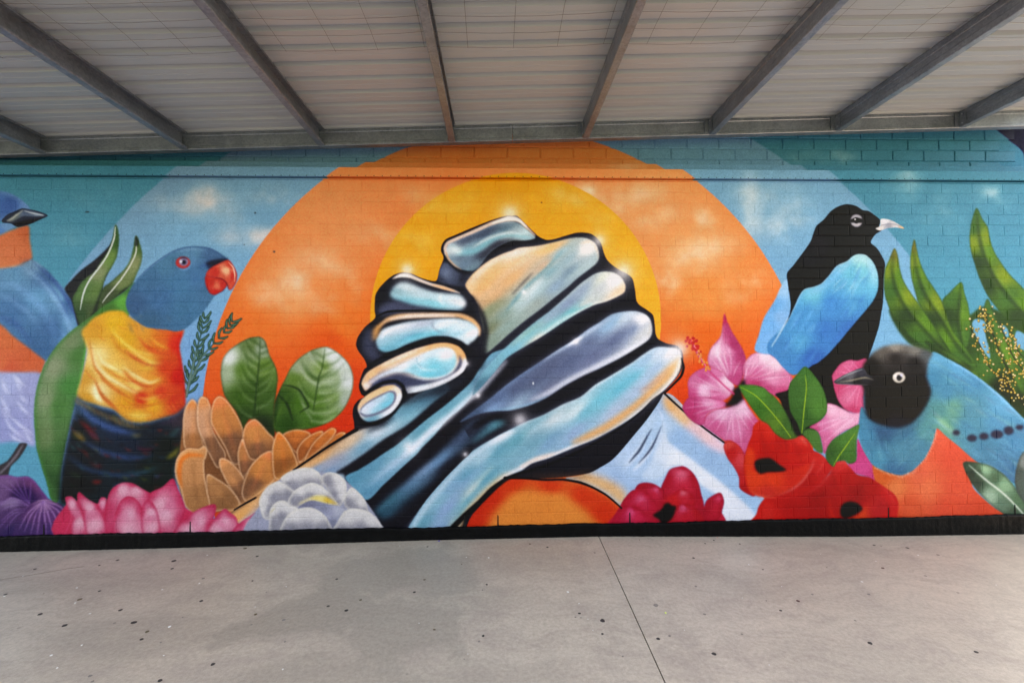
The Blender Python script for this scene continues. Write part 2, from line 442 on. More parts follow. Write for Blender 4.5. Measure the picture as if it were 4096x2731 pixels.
ch = F("640,60 680,0 740,-60 850,-110 960,-110 1010,-70 1080,-30 1150,10 1300,25 1440,30 1405,160 1422,280 1442,420 1452,560 1448,640 1380,700 1240,740 1160,760 1080,765 1000,750 940,710 880,660 760,630 660,600 600,560 640,400 680,200", [(740, 20, 214, 150, 54), (900, -20, 226, 170, 48), (760, 250, 238, 206, 134), (660, 420, 214, 152, 66), (760, 520, 242, 214, 152), (900, 350, 230, 182, 92), (1000, 100, 222, 160, 46), (1100, 50, 222, 148, 60), (1150, 300, 222, 168, 70), (1060, 480, 234, 190, 104), (1250, 150, 222, 112, 44), (1380, 150, 222, 54, 32), (1400, 400, 204, 34, 24), (1300, 330, 214, 72, 34), (1200, 440, 228, 150, 60), (1260, 520, 216, 72, 40), (1100, 570, 206, 54, 28), (1000, 600, 222, 152, 46), (1200, 620, 226, 160, 50), (1380, 600, 206, 60, 36), (1080, 720, 222, 168, 66), (680, 580, 212, 150, 56)], 8)
for s, w, c, a in (("700,120 740,300 820,430 960,540 1080,600", 22, (206, 102, 44), .6), ("740,420 790,540 870,620 930,680", 24, (200, 96, 44), .65), ("960,360 1050,440 1150,480 1260,460", 20, (206, 92, 44), .7), ("860,60 930,180 1050,260 1180,290", 18, (210, 130, 46), .6), ("970,190 1060,260 1160,310 1300,320", 16, (198, 84, 50), .6), ("1080,90 1160,180 1260,220 1380,220", 18, (214, 84, 40), .6), ("760,240 850,360 960,420 1060,420", 18, (214, 140, 60), .6), ("1000,620 1100,640 1240,610 1340,560", 14, (206, 106, 40), .6), ("1150,-5 1250,40 1340,60", 16, (216, 92, 44), .5),
                   ("720,140 750,300 840,400 950,470 1080,540", 18, (246, 220, 160), .7), ("740,470 760,560 800,600", 26, (250, 232, 180), .7), ("960,320 1060,400 1170,450 1260,420", 18, (248, 214, 150), .7), ("870,20 950,120 1060,200 1200,240", 15, (240, 200, 90), .7), ("990,160 1080,230 1180,290 1280,300", 12, (244, 206, 120), .6), ("760,200 800,290 880,330 980,380", 22, (246, 222, 160), .6), ("1050,560 1160,580 1280,540", 14, (240, 180, 90), .5), ("1000,700 1100,715 1200,700", 24, (232, 184, 90), .6), ("1160,80 1240,150 1330,190", 14, (240, 170, 70), .6)):
    S(s, [w * .2, w * 1.25, w * 1.1, w * .15], c, 7, min(1, a * 1.45), ch)
rg = random.Random(7)
for i in range(46):
    x, y = rg.uniform(690, 1400), rg.uniform(-20, 700); l = rg.uniform(50, 110); k = (x - 900) / 500
    S([(x - l * .6, y - l * (.55 - .4 * k)), (x, y), (x + l * .6, y + l * (.22 - .35 * k))], [1, rg.uniform(5, 12), 1], rg.choice([(246, 214, 140), (206, 104, 44), (230, 164, 60), (214, 70, 36)] if x < 1200 else [(226, 110, 44), (190, 30, 22), (216, 60, 34)]), 6, .38, ch)
S("1420,60 1395,170 1418,290 1440,430 1450,620", [14, 26, 26, 22, 12], (206, 28, 22), 9, .8, ch)
db = F("590,560 660,598 720,615 800,650 880,668 940,715 1000,752 1080,768 1160,762 1240,740 1380,695 1450,640 1455,800 1442,960 1402,1050 1375,1130 1375,1215 1300,1400 770,1460 620,1400 520,1420 458,1380 474,1180 500,1020 540,850 575,680", [(640, 640, 50, 77, 96), (780, 720, 36, 57, 74), (600, 800, 27, 34, 39), (900, 800, 32, 51, 71), (1200, 800, 32, 40, 51), (1400, 720, 64, 55, 65), (700, 1000, 27, 36, 43), (1000, 950, 28, 44, 60), (1300, 950, 25, 36, 34), (900, 1150, 27, 44, 51), (1200, 1150, 23, 42, 40), (600, 1250, 21, 29, 31), (1200, 1300, 19, 33, 29)], 15)
for s, w, c, a in (("600,590 680,700 800,780 950,830 1080,860", 44, (66, 102, 152), .7), ("640,900 760,970 900,1020 1050,1040 1200,1020", 34, (54, 88, 132), .7), ("520,1020 640,1110 800,1160 1000,1180 1150,1150", 28, (52, 86, 124), .6), ("620,740 680,800 740,870 780,910", 40, (124, 34, 38), .8), ("570,830 620,870 670,910", 46, (136, 108, 50), .8), ("860,720 940,770 1060,800 1160,800", 16, (146, 116, 66), .8), ("1300,1050 1360,1010 1410,950", 34, (138, 126, 48), .75), ("1060,950 1140,980 1210,960", 34, (92, 34, 52), .7), ("700,1070 760,1100 810,1110", 34, (104, 38, 44), .7), ("710,1225 760,1230 800,1222", 28, (158, 40, 38), .8), ("1330,880 1370,840 1420,800", 36, (46, 84, 84), .7), ("980,1150 1100,1160 1250,1110", 26, (44, 92, 104), .6), ("1200,1230 1250,1180 1290,1150", 20, (78, 32, 40), .7), ("1030,855 1070,868 1110,855", 20, (150, 122, 66), .7), ("540,1150 600,1180 640,1180", 26, (70, 82, 54), .6), ("700,640 800,680 900,700", 16, (26, 34, 50), .8), ("1240,790 1300,760 1380,740", 26, (78, 66, 90), .6), ("880,640 900,690 960,740", 18, (28, 36, 54), .7), ("820,1020 850,1026 880,1020", 14, (110, 34, 44), .6), ("560,1300 700,1340 840,1330", 20, (40, 62, 70), .5)):
    S(s, [w * .2, w, w, w * .2], c, 11, a, db)
rg = random.Random(19)
for i in range(60):
    x, y = rg.uniform(530, 1400), rg.uniform(700, 1300); l = rg.uniform(22, 60); k = (x - 980) / 450
    S([(x - l * .6, y - l * (.4 - .2 * k)), (x, y + 5), (x + l * .6, y + l * (.2 - .5 * k))], [3, rg.uniform(10, 24), 3], rg.choice([(120, 36, 36), (150, 44, 40), (132, 112, 50), (44, 96, 92), (60, 96, 140), (60, 84, 50), (20, 26, 30), (16, 20, 24)]), 10, .55, db)
for i in range(26):
    x = 600 + 820 * i / 25; y = 590 + 165 * math.sin(math.pi * min(max((x - 560) / 900, 0), 1)) ** 1.3
    S([(x - 14, y - 34), (x + 4, y), (x + 18, y + rg.uniform(16, 44))], [6, 18, 3], rg.choice([(222, 160, 62), (206, 120, 50), (216, 150, 66)]), 10, .45)
rg = random.Random(9)
for i in range(40):
    x, y = rg.uniform(560, 1400), rg.uniform(720, 1320); l = rg.uniform(40, 100); k = (x - 980) / 450
    S([(x - l * .6, y - l * (.3 - .2 * k)), (x, y + 6), (x + l * .6, y + l * (.2 - .4 * k))], [1, rg.uniform(5, 13), 1], rg.choice([(14, 20, 26), (14, 20, 26), (58, 90, 132), (40, 80, 84)]), 7, .5, db)
t('A0')
hd = F([(x, y) for x, y in P("1045,1245 1130,1160 1230,1080 1330,1010 1430,966 1540,955 1640,966 1720,1000 1782,1050 1820,1130 1760,1290 1690,1335 1620,1430 1540,1520")] + [(x, y + 1568) for x, y in P("1450,30 1380,50 1300,36 1150,16 1060,-40 1000,-110 985,-180 1010,-260")], [(1500, 985, 81, 134, 165), (1650, 1020, 66, 108, 144), (1300, 1080, 68, 122, 151), (1150, 1220, 58, 108, 140), (1060, 1400, 55, 96, 129), (1560, 1180, 62, 116, 154), (1400, 1260, 60, 118, 151), (1250, 1350, 57, 108, 144), (1450, 1450, 57, 114, 144), (1150, 1540, 55, 100, 126), (1640, 1300, 62, 110, 140)], 6)
S("1060,1220 1180,1110 1330,1005 1450,962 1560,956 1660,975 1760,1040", [3, 9, 8, 8, 8, 6, 3], (36, 62, 104), 5, .7); S("1380,990 1500,972 1620,984", [4, 14, 4], (128, 172, 210), 8, .7, hd)
strokes(30, (1100, 1050, 1650, 1500), 125, 90, 12, [(92, 144, 190), (48, 92, 140), (80, 132, 180)], 9, .4, hd, 3)
strokes(24, (1000, 1480, 1420, 1610), 60, 70, 12, [(58, 100, 140), (90, 96, 100), (150, 120, 80), (60, 110, 156)], 8, .5, None, 4)
S("1385,1110 1430,1135 1480,1115 1500,1070", [6, 12, 12, 6], (104, 156, 200), 6, .8); S("1490,1010 1520,1050 1520,1120", [3, 12, 4], (98, 150, 198), 8, .6)
O(1434, 1078, 58, 46, (188, 56, 58), 4); O(1440, 1072, 36, 33, (138, 126, 156), 5); O(1442, 1076, 17, 17, (28, 24, 46), 4); O(1418, 1070, 10, 11, (236, 236, 244), 4); S("1412,1045 1440,1040 1470,1052", [5, 12, 5], (40, 36, 60), 4, .8)
F("1615,1080 1700,1052 1790,1050 1745,1100 1690,1120 1640,1125", (30, 34, 54), 9); S("1560,1110 1610,1100 1660,1110", [4, 16, 5], (46, 86, 142), 7, .7)
F("1612,1185 1690,1192 1760,1212 1778,1255 1740,1300 1682,1330 1640,1310 1614,1250", [(1650, 1240, 196, 52, 42), (1700, 1260, 226, 116, 88), (1740, 1250, 196, 50, 44), (1690, 1310, 190, 40, 40)], 4, rim=((168, 26, 34), 12, .7))
bk = F("1792,1060 1832,1110 1856,1170 1850,1230 1822,1280 1797,1292 1782,1250 1750,1212 1690,1195 1618,1185 1624,1150 1660,1115 1740,1075", [(1770, 1140, 244, 182, 142), (1690, 1160, 198, 54, 44), (1800, 1090, 204, 66, 50), (1835, 1180, 206, 60, 48), (1800, 1230, 214, 84, 64), (1730, 1190, 214, 92, 70)], 4, rim=((172, 26, 32), 10, .6))
S("1790,1075 1825,1115 1840,1170 1838,1230", [3, 9, 9, 3], (250, 216, 196), 3, .8); S("1800,1125 1818,1180 1806,1240", [3, 10, 3], (196, 42, 40), 5, .8); S("1690,1197 1740,1208 1775,1240 1790,1285", [4, 6, 6, 4], (110, 16, 26), 3, .85)

# ---- left leaves
def veins(clip, mid, col, n, ln, w, b, a, up=1, an=42):
    pp = spline(np.array(P(mid), float), False, 30)
    rv = random.Random(n * 7 + int(ln))
    for i in range(1, n + 1):
        for sd in (-1, 1):
            k = int(min(max((i + rv.uniform(-.4, .4)) / (n + 1), 0), .98) * (len(pp) - 2)); q = pp[k]; dd = pp[k] - pp[k + 1]; th = math.atan2(dd[1], dd[0])
            a2 = th + sd * math.radians(an + rv.uniform(-9, 12)); e = (q[0] + math.cos(a2) * ln, q[1] + math.sin(a2) * ln); md = (q[0] + math.cos(a2 + sd * .25) * ln * .5, q[1] + math.sin(a2 + sd * .25) * ln * .5)
            S([q, md, e], [w, w * .8, w * .2], col, b, a, clip)
t('A1')
lf = F("1730,380 1745,270 1800,195 1880,138 1960,100 2035,92 2080,130 2110,230 2160,330 2177,420 2165,520 2150,640 2150,780 2150,870 2080,880 2000,760 1950,740 1900,830 1880,760 1850,680 1790,600 1750,520", [(1790, 250, 206, 214, 204), (1770, 380, 150, 166, 136), (1960, 150, 92, 116, 66), (2050, 180, 134, 150, 126), (1900, 350, 84, 118, 52), (2080, 330, 96, 128, 56), (1880, 560, 62, 96, 36), (2000, 500, 56, 88, 34), (2120, 600, 66, 98, 46), (2050, 800, 34, 50, 30), (1900, 720, 46, 74, 32)], 4, rim=((40, 60, 36), 11, .6))
veins(lf, "2040,120 2030,300 2010,500 1990,760", (46, 76, 30), 7, 210, 17, 9, .55, an=40); veins(lf, "2040,150 2030,330 2010,540 1990,800", (178, 190, 168), 7, 210, 10, 8, .45, an=42)
S("2040,120 2030,300 2010,500 1985,800", [5, 9, 12, 18], (40, 66, 30), 5, .8, lf)
t('B1')
lf = F("138,690 150,600 190,500 230,420 275,330 350,250 450,192 545,170 600,190 670,240 730,310 761,400 756,500 720,600 670,680 590,750 500,790 400,815 280,835 190,860 140,810", [(600, 230, 220, 226, 220), (660, 300, 206, 214, 206), (720, 440, 206, 212, 206), (700, 420, 190, 200, 188), (450, 230, 142, 158, 124), (520, 330, 116, 144, 76), (330, 330, 144, 158, 124), (300, 420, 92, 122, 56), (620, 420, 142, 162, 122), (600, 560, 112, 140, 80), (700, 580, 160, 174, 154), (230, 560, 52, 84, 34), (350, 600, 66, 106, 36), (480, 600, 84, 120, 50), (250, 780, 44, 80, 30), (450, 760, 64, 104, 40), (600, 720, 120, 148, 92)], 4, rim=((44, 62, 40), 10, .6))
veins(lf, "545,200 520,330 490,480 450,660 400,800", (56, 88, 40), 7, 230, 17, 9, .5, an=48); veins(lf, "545,230 520,370 490,520 450,690 400,800", (198, 206, 188), 7, 230, 12, 8, .5, an=50)
S("540,180 520,330 495,400 480,480 450,660", [4, 8, 10, 12, 8], (44, 70, 34), 4, .8, lf); S("390,310 440,400 495,415 600,350", [6, 14, 16, 6], (58, 84, 44), 7, .7, lf); S("200,470 280,480 340,510 380,570 412,635 380,660 340,688", [5, 14, 16, 15, 13, 12, 6], (34, 54, 28), 5, .8, lf); S("175,545 230,600 260,660 285,745", [6, 18, 20, 10], (30, 50, 26), 6, .8, lf); S("190,480 160,600 150,780", [10, 26, 20], (34, 58, 28), 10, .7, lf); S("130,820 240,560 300,520", [10, 10, 4], (90, 130, 48), 8, .5, lf)

# ---- peach flower
BR = [(1500, 900, 158, 104, 66), (1700, 1100, 128, 84, 54), (1900, 1000, 150, 94, 56), (2100, 950, 132, 84, 54), (1500, 1300, 176, 122, 84), (1850, 1400, 140, 96, 64), (2300, 950, 158, 92, 54), (2300, 1080, 170, 100, 60)]
t('A1')
F("1440,780 1600,800 1750,880 1900,830 2000,850 2170,880 2300,860 2500,900 2640,880 2330,1125 2000,1350 1838,1448 1700,1460 1500,1420 1400,1250", BR, 4)
def petal(s, tip, body, base, dirn, clip=None, edge=(244, 198, 160), b=4):
    p = np.array(P(s)); d = np.array(dirn, float); d /= np.hypot(*d); k = p @ d; c = p.mean(0); hi, lo = p[k.argmax()], p[k.argmin()]
    q = lambda f: c + d * (lo @ d + f * (hi @ d - lo @ d) - c @ d)
    g = [tuple(q(.97)) + tip, tuple(q(.72)) + body, tuple(q(.35)) + base, tuple(q(.02)) + base, tuple(q(.55)) + body]
    S(list(map(tuple, p)) + [tuple(p[0])], 26, (96, 62, 42), 8, .35)
    r = F(s, g, b, rim=(edge, 9, .95))
    m = tuple(c + np.array((-d[1], d[0])) * 12)
    S([tuple(q(.12)), tuple(q(.5)), tuple(q(.88))], [6, 26, 8], tip, 15, .6, r)
    S([tuple(q(.05) + 22 * np.array((-d[1], d[0]))), tuple(q(.45) + 30 * np.array((-d[1], d[0]))), tuple(q(.8) + 10 * np.array((-d[1], d[0])))], [8, 22, 4], base, 14, .5, r)
    return r
OT, OB, OS = (236, 132, 82), (212, 154, 118), (122, 86, 64)
t('B1'); [petal(s, (228, 124, 60), (196, 112, 58), (150, 86, 48), d) for s, d in (("210,860 280,825 350,822 425,850 400,920 330,1000 290,980 250,920", (.2, -1)), ("530,960 600,880 660,842 702,850 640,910 560,980 500,1020", (.8, -1)), ("320,985 370,905 450,850 525,832 490,920 410,1010 340,1080", (.7, -1)), ("400,1010 450,925 520,855 590,808 628,828 580,900 470,1000 380,1075", (.8, -1)))]
t('A1')
petal("1510,583 1545,620 1552,700 1562,800 1585,900 1610,1000 1560,1060 1450,960 1438,850 1435,750 1450,660 1480,605", (234, 140, 82), OB, (160, 108, 70), (0, -1))
petal("1580,562 1625,580 1652,650 1662,720 1662,800 1705,900 1770,1020 1710,1120 1640,1010 1592,900 1552,800 1545,700 1555,605", (228, 146, 94), OB, OS, (-.2, -1))
petal("1720,558 1775,590 1833,670 1882,760 1905,830 1900,950 1880,1080 1820,1080 1765,960 1700,850 1655,760 1660,660 1680,592", OT, (206, 130, 74), OS, (-.3, -1))
petal("1905,860 1930,782 1990,738 2035,765 2100,840 2150,900 2130,1000 2060,1060 1950,1060 1912,980", OT, (210, 136, 78), OS, (-.1, -1))
petal("1875,1120 1865,1000 1900,890 1925,960 1960,1040 2007,1060 1950,1140 1900,1200", OT, (180, 120, 74), OS, (0, -1))
petal("1740,1042 1805,1070 1880,1150 1930,1240 1955,1350 1910,1420 1840,1335 1780,1235 1732,1135 1718,1065", (230, 150, 96), (190, 130, 86), OS, (-.6, -1))
petal("1620,1180 1700,1205 1800,1275 1880,1390 1840,1450 1740,1450 1640,1440", (196, 136, 88), (170, 118, 78), (140, 98, 66), (-.7, -1))
p4 = petal("1373,1140 1383,1060 1420,1000 1480,966 1560,972 1598,945 1622,980 1612,1040 1598,1065 1602,1180 1622,1300 1645,1425 1560,1500 1455,1420 1420,1290 1385,1205", (220, 150, 96), (200, 138, 92), (160, 112, 74), (-.3, -1))
S("1425,1280 1405,1150 1420,1060 1480,1018 1590,1022", [6, 30, 34, 30, 12], (240, 116, 44), 9, .85, p4); S("1380,1130 1400,1040 1480,975 1600,965", [6, 16, 20, 14], (240, 168, 116), 8, .8, p4); S("1510,1060 1520,1200 1560,1400", [10, 24, 18], (142, 98, 64), 12, .6, p4)
t('B1')
petal("-97,1235 -50,1120 0,1055 60,1005 125,990 150,1080 150,1200 80,1270 0,1335 -70,1385 -110,1330", OT, (204, 130, 72), OS, (.5, -1))
petal("172,838 232,890 283,980 325,1085 310,1125 262,1155 200,1210 145,1190 130,1080 132,950", (238, 124, 58), (206, 126, 66), (140, 88, 50), (-.1, -1))
t('A1')
S("1835,1448 1925,1395 2007,1350 2160,1250 2340,1110 2560,960 2790,815", [10, 14, 15, 15, 16, 18, 22], (22, 16, 20), 3)


# ---- under the hands: warm hollow and blue sleeve
t('C1')
F("-500,1640 -300,1400 -150,1240 0,1185 200,1205 400,1210 540,1235 640,1275 740,1330 860,1430 900,1640", [(0, 1230, 214, 66, 28), (300, 1260, 216, 66, 30), (550, 1350, 216, 66, 30), (700, 1500, 212, 60, 26), (100, 1400, 230, 130, 62), (350, 1400, 232, 136, 68), (450, 1560, 230, 130, 62), (0, 1560, 228, 128, 60), (-300, 1520, 206, 56, 26), (-150, 1350, 206, 56, 26)], 3)
F("-200,1600 -120,1450 0,1330 120,1300 330,1320 480,1380 600,1480 680,1640 -220,1640", (232, 134, 64), 26, .95)
F("-520,1640 -330,1430 -220,1330 -180,1400 -260,1500 -330,1640", (204, 52, 24), 22, .9)
F("1195,535 1400,690 1670,920 1900,1250 2100,1530 2100,1640 800,1640 850,1430 640,1270 420,1200 600,1150 900,850", [(1200, 620, 150, 180, 206), (1150, 800, 176, 204, 222), (1300, 900, 142, 180, 210), (1600, 1000, 140, 178, 208), (1800, 1250, 142, 182, 212), (900, 1050, 172, 200, 222), (800, 1200, 150, 184, 214), (900, 1300, 150, 184, 212), (700, 1180, 160, 190, 214), (1000, 1500, 190, 210, 222), (1900, 1500, 150, 190, 218)], 3)
F("1200,545 1420,720 1665,925 1700,1010 1560,960 1420,850 1290,740 1200,640", [(1220, 600, 238, 166, 98), (1300, 720, 238, 180, 126), (1450, 830, 240, 190, 186), (1640, 960, 244, 196, 200)], 22, .92)
F("1185,760 1205,860 1240,925 1400,1045 1600,1200 1760,1335 1900,1480 1950,1640 1620,1640 1650,1380 1480,1250 1430,1180 1340,1110 1240,1120 1150,1210 1020,1190 1090,1080 1120,960", [(1200, 900, 206, 220, 228), (1300, 1050, 224, 232, 236), (1600, 1300, 226, 232, 234), (1800, 1480, 222, 230, 234), (1100, 1150, 186, 210, 226)], 12, .95)
F("960,1160 1100,1020 1180,860 1200,760 1160,700 1060,850 960,1000 860,1130", (160, 194, 220), 18, .75)
S("1040,860 1010,960 930,1060 880,1120", [6, 30, 36, 10], (214, 226, 234), 14, .8); S("1110,900 1080,990 1000,1090 950,1140", [6, 26, 26, 8], (216, 228, 236), 10, .85); S("1190,770 1150,880 1090,980", [5, 20, 6], (200, 218, 232), 10, .7)
S("1095,812 1050,890 1000,980 950,1040 915,1080", [5, 16, 20, 14, 4], (56, 66, 84), 6, .9); S("1175,785 1130,890 1095,960 1050,1020 990,1085", [4, 12, 18, 14, 4], (56, 66, 86), 6, .9); S("1130,640 1170,700 1190,780", [5, 12, 5], (222, 232, 240), 8, .6)
F("430,1205 560,1150 700,1190 830,1250 900,1330 870,1420 760,1330 640,1265 540,1228", [(500, 1200, 214, 152, 92), (700, 1240, 232, 168, 106), (830, 1330, 232, 172, 112)], 26, .9)
S("1195,535 1320,650 1500,800 1668,922", [16, 15, 15, 13], (18, 16, 22), 3)
# ---- crimson flower
def pet(s, tip, mid, deep, at, b=4, rim=(150, 20, 45)):
    """petal: light spot at `at`, dark rim"""
    p = np.array(P(s)); c = p.mean(0)
    g = [(at[0], at[1]) + tip, (c[0], c[1]) + mid] + [(x, y) + deep for x, y in p[::max(1, len(p) // 5)]]
    return F(s, g, b, rim=(rim, 12, .55))
CR, CT, CD = (190, 38, 62), (212, 92, 118), (168, 24, 48)
m = F("790,1600 830,1455 870,1380 920,1320 985,1290 1100,1320 1200,1350 1300,1290 1400,1270 1500,1420 1620,1440 1630,1600", CR, 4)
pet("1150,1420 1170,1275 1200,1205 1242,1130 1340,1106 1400,1140 1440,1190 1466,1250 1482,1320 1505,1420 1490,1600 1300,1480", (216, 96, 116), (196, 44, 66), CD, (1330, 1160))
pet("1505,1445 1530,1370 1600,1322 1640,1318 1662,1380 1645,1460 1622,1530 1620,1600 1515,1600", (208, 70, 96), (190, 38, 60), CD, (1620, 1350))
pet("972,1300 990,1250 1040,1234 1110,1244 1170,1280 1212,1330 1225,1410 1180,1450 1090,1400", (210, 84, 112), (192, 40, 64), CD, (1130, 1290))
pet("860,1420 900,1340 960,1290 1060,1310 1110,1370 1150,1440 1100,1490 980,1440", (214, 96, 124), (194, 44, 70), (178, 30, 56), (1010, 1370))
pet("795,1600 830,1450 880,1415 960,1425 1040,1470 1120,1520 1200,1560 1180,1610", (210, 76, 110), (196, 44, 74), (176, 28, 56), (930, 1460))
pet("1230,1360 1290,1300 1350,1280 1420,1330 1445,1400 1400,1430 1300,1420", (216, 100, 112), (196, 44, 62), (178, 26, 46), (1340, 1310))
F("1210,1350 1290,1330 1320,1400 1280,1450 1200,1430", (206, 40, 42), 16, .7)
pet("1210,1490 1280,1420 1370,1400 1450,1440 1510,1520 1520,1600 1190,1600", (208, 84, 112), (188, 34, 54), (176, 26, 42), (1340, 1430))
F("1105,1490 1170,1445 1198,1400 1232,1392 1250,1412 1285,1420 1268,1490 1235,1535 1185,1560 1150,1520", (24, 16, 20), 8)
# ---- hibiscus
def hib(s, pts, ends, c0, col=(246, 214, 226), b=4):
    r = F(s, pts, b, rim=((168, 54, 96), 12, .5))
    if r:
        for i, e in enumerate(ends):
            k = .14 * (-1) ** i
            mx, my = (c0[0] * .45 + e[0] * .55), (c0[1] * .45 + e[1] * .55)
            S([(c0[0] * .8 + e[0] * .2, c0[1] * .8 + e[1] * .2), (mx + k * 60, my - k * 40), e], [2, 9, 3], col, 6, .5, r)
    return r
t('C1')
hib("1500,780 1530,700 1610,655 1700,640 1800,570 1860,650 1935,750 1990,760 1940,1060 1830,1040 1750,960 1660,900 1560,830", [(1650, 690, 222, 160, 186), (1800, 650, 228, 176, 196), (1600, 800, 200, 92, 132), (1760, 800, 214, 124, 158), (1800, 950, 200, 94, 132), (1900, 800, 198, 84, 124), (1830, 1040, 176, 50, 92)], [(1540, 790), (1600, 830), (1680, 880), (1740, 920), (1800, 950), (1860, 820), (1900, 780)], (1740, 600))
hib("1338,640 1390,565 1500,550 1640,585 1690,632 1600,662 1530,700 1500,780 1440,770 1370,710", [(1400, 620, 190, 66, 112), (1550, 600, 222, 140, 172), (1500, 700, 198, 84, 126), (1640, 610, 214, 110, 150), (1400, 700, 180, 56, 100)], [(1360, 650), (1400, 600), (1420, 700), (1480, 720)], (1700, 610))
hib("1378,450 1400,400 1450,358 1530,328 1600,335 1670,378 1722,440 1745,500 1705,560 1640,592 1500,565 1392,570 1382,500", [(1430, 450, 206, 110, 146), (1500, 400, 200, 84, 130), (1600, 380, 216, 120, 158), (1500, 500, 230, 176, 198), (1680, 450, 232, 190, 204), (1600, 550, 206, 100, 140), (1410, 540, 196, 76, 120)], [(1400, 450), (1440, 400), (1500, 370), (1400, 520), (1420, 480), (1440, 550)], (1720, 540))
S("1640,350 1700,410 1740,490", [6, 26, 8], (240, 216, 226), 9, .75)
hib("1665,-90 1690,-20 1722,50 1772,130 1812,200 1832,270 1822,350 1800,440 1765,475 1700,430 1650,370 1580,337 1540,310 1535,250 1560,180 1602,130 1640,80 1650,10", [(1650, 40, 190, 80, 120), (1600, 200, 234, 190, 206), (1680, 200, 224, 150, 178), (1700, 300, 206, 110, 148), (1740, 150, 176, 60, 104), (1790, 260, 184, 70, 114), (1760, 420, 190, 76, 120), (1600, 320, 214, 130, 164), (1665, -60, 196, 50, 90)], [(1580, 200), (1570, 260), (1620, 160), (1650, 120), (1700, 180), (1790, 280)], (1720, 440))
F("1690,-20 1722,50 1772,130 1812,200 1832,270 1820,330 1790,260 1740,180 1700,100 1680,20", (172, 60, 104), 10, .7); S("1655,10 1640,110 1610,200 1640,300 1700,400", [3, 14, 22, 16, 4], (244, 224, 230), 9, .6)
t('D1')
hib("-195,420 -190,310 -140,240 -80,212 -10,212 35,235 95,280 150,345 195,420 200,480 168,562 90,570 0,530 -110,490 -200,470", [(-120, 270, 226, 160, 184), (-20, 240, 240, 208, 218), (60, 300, 240, 200, 212), (-100, 380, 206, 104, 142), (40, 420, 222, 140, 168), (140, 420, 214, 120, 152), (120, 540, 194, 70, 112), (-100, 460, 184, 60, 104), (0, 510, 192, 74, 116)], [(-170, 340), (-140, 290), (-80, 240), (-10, 230), (60, 270), (120, 330), (170, 400)], (-190, 450))
t('C1')
F("1738,500 1775,480 1800,440 1825,425 1830,480 1800,530 1815,575 1760,625 1690,640 1672,625 1720,570", (26, 20, 26), 11)
S("1740,540 1660,470 1540,350 1470,250 1400,110", [14, 12, 12, 18, 10], (206, 70, 116), 4); S("1540,350 1470,240 1410,130", [5, 8, 4], (240, 140, 170), 3, .8)
rg = random.Random(3)
for i in range(44):
    f = rg.random(); x, y = 1540 - 150 * f + rg.uniform(-38, 38) * (.5 + .6 * f), 355 - 260 * f + rg.uniform(-16, 16)
    O(x, y, 9, 10, (198, 34, 34) if f > .55 else (226, 128, 66), 2.5)
    if f <= .55: O(x - 2, y - 2, 4, 4, (240, 180, 110), 2, .7)
for x, y in ((1378, 98), (1418, 104), (1364, 126), (1444, 126), (1372, 166), (1448, 164), (1390, 136), (1420, 142)): O(x, y, 12, 12, (196, 30, 32), 2.5)
# ---- leaves on the right
t('D0')
GL = lambda *k: [(x, y) + {'g': (84, 128, 46), 'y': (116, 140, 44), 'd': (44, 72, 38), 'm': (62, 106, 50), 'k': (30, 48, 32), 'o': (120, 116, 48)}[c] for x, y, c in k]
def blade(s, g, mid, b=5):
    r = F(s, g, b, rim=((38, 62, 36), 10, .55))
    S(mid, [8, 28, 30, 22], (34, 56, 34), 11, .75, r)
    q = P(mid); S([(x + 26, y - 6) for x, y in q], [4, 16, 18, 8], (118, 158, 62), 11, .55, r)
    return r
F("950,1450 1050,1650 1200,1780 1400,1840 1600,1950 1750,2060 1850,2140 2007,2300 2400,2500 2400,1500 2007,1560 1900,1500 1700,1420 1560,1500 1400,1480 1250,1480 1100,1400", GL((1100, 1600, 'd'), (1400, 1650, 'm'), (1500, 1800, 'd'), (1700, 1900, 'm'), (1850, 2050, 'k'), (1700, 1600, 'd'), (1950, 1800, 'm')), 8)
F("1600,1560 1630,1520 1700,1540 1705,1640 1735,1760 1740,1830 1690,1770 1630,1660", (92, 158, 186), 5); F("1840,1570 1880,1600 1890,1660 1850,1650", (92, 158, 186), 5); F("1960,1610 1930,1690 1960,1740 2040,1770 2080,1700", (90, 154, 182), 5)
blade("1515,1233 1540,1320 1567,1400 1582,1500 1590,1620 1560,1740 1470,1700 1400,1600 1365,1395 1430,1310", GL((1510, 1260, 'g'), (1430, 1350, 'm'), (1560, 1480, 'g'), (1420, 1500, 'd'), (1540, 1650, 'm')), "1515,1250 1500,1400 1490,1550 1520,1720")
blade("1145,898 1166,970 1192,1080 1242,1190 1302,1280 1362,1380 1402,1500 1450,1620 1560,1760 1640,1900 1480,1840 1340,1700 1240,1500 1180,1390 1148,1280 1124,1180 1117,1050", GL((1145, 930, 'o'), (1140, 1060, 'y'), (1200, 1150, 'g'), (1180, 1300, 'm'), (1320, 1400, 'y'), (1280, 1520, 'd'), (1430, 1650, 'g'), (1520, 1800, 'm')), "1150,960 1160,1120 1230,1320 1340,1500 1480,1720 1600,1860")
blade("990,968 1016,1020 1032,1120 1062,1220 1122,1320 1182,1400 1252,1500 1330,1620 1420,1760 1430,1830 1270,1760 1120,1660 1040,1560 985,1500 945,1420 918,1330 911,1230 920,1130 950,1060", GL((990, 1000, 'o'), (950, 1120, 'y'), (1040, 1180, 'g'), (960, 1300, 'm'), (1100, 1350, 'y'), (1080, 1500, 'd'), (1240, 1550, 'g'), (1200, 1680, 'm'), (1380, 1780, 'd')), "985,1000 975,1150 1010,1300 1100,1460 1240,1620 1400,1790")
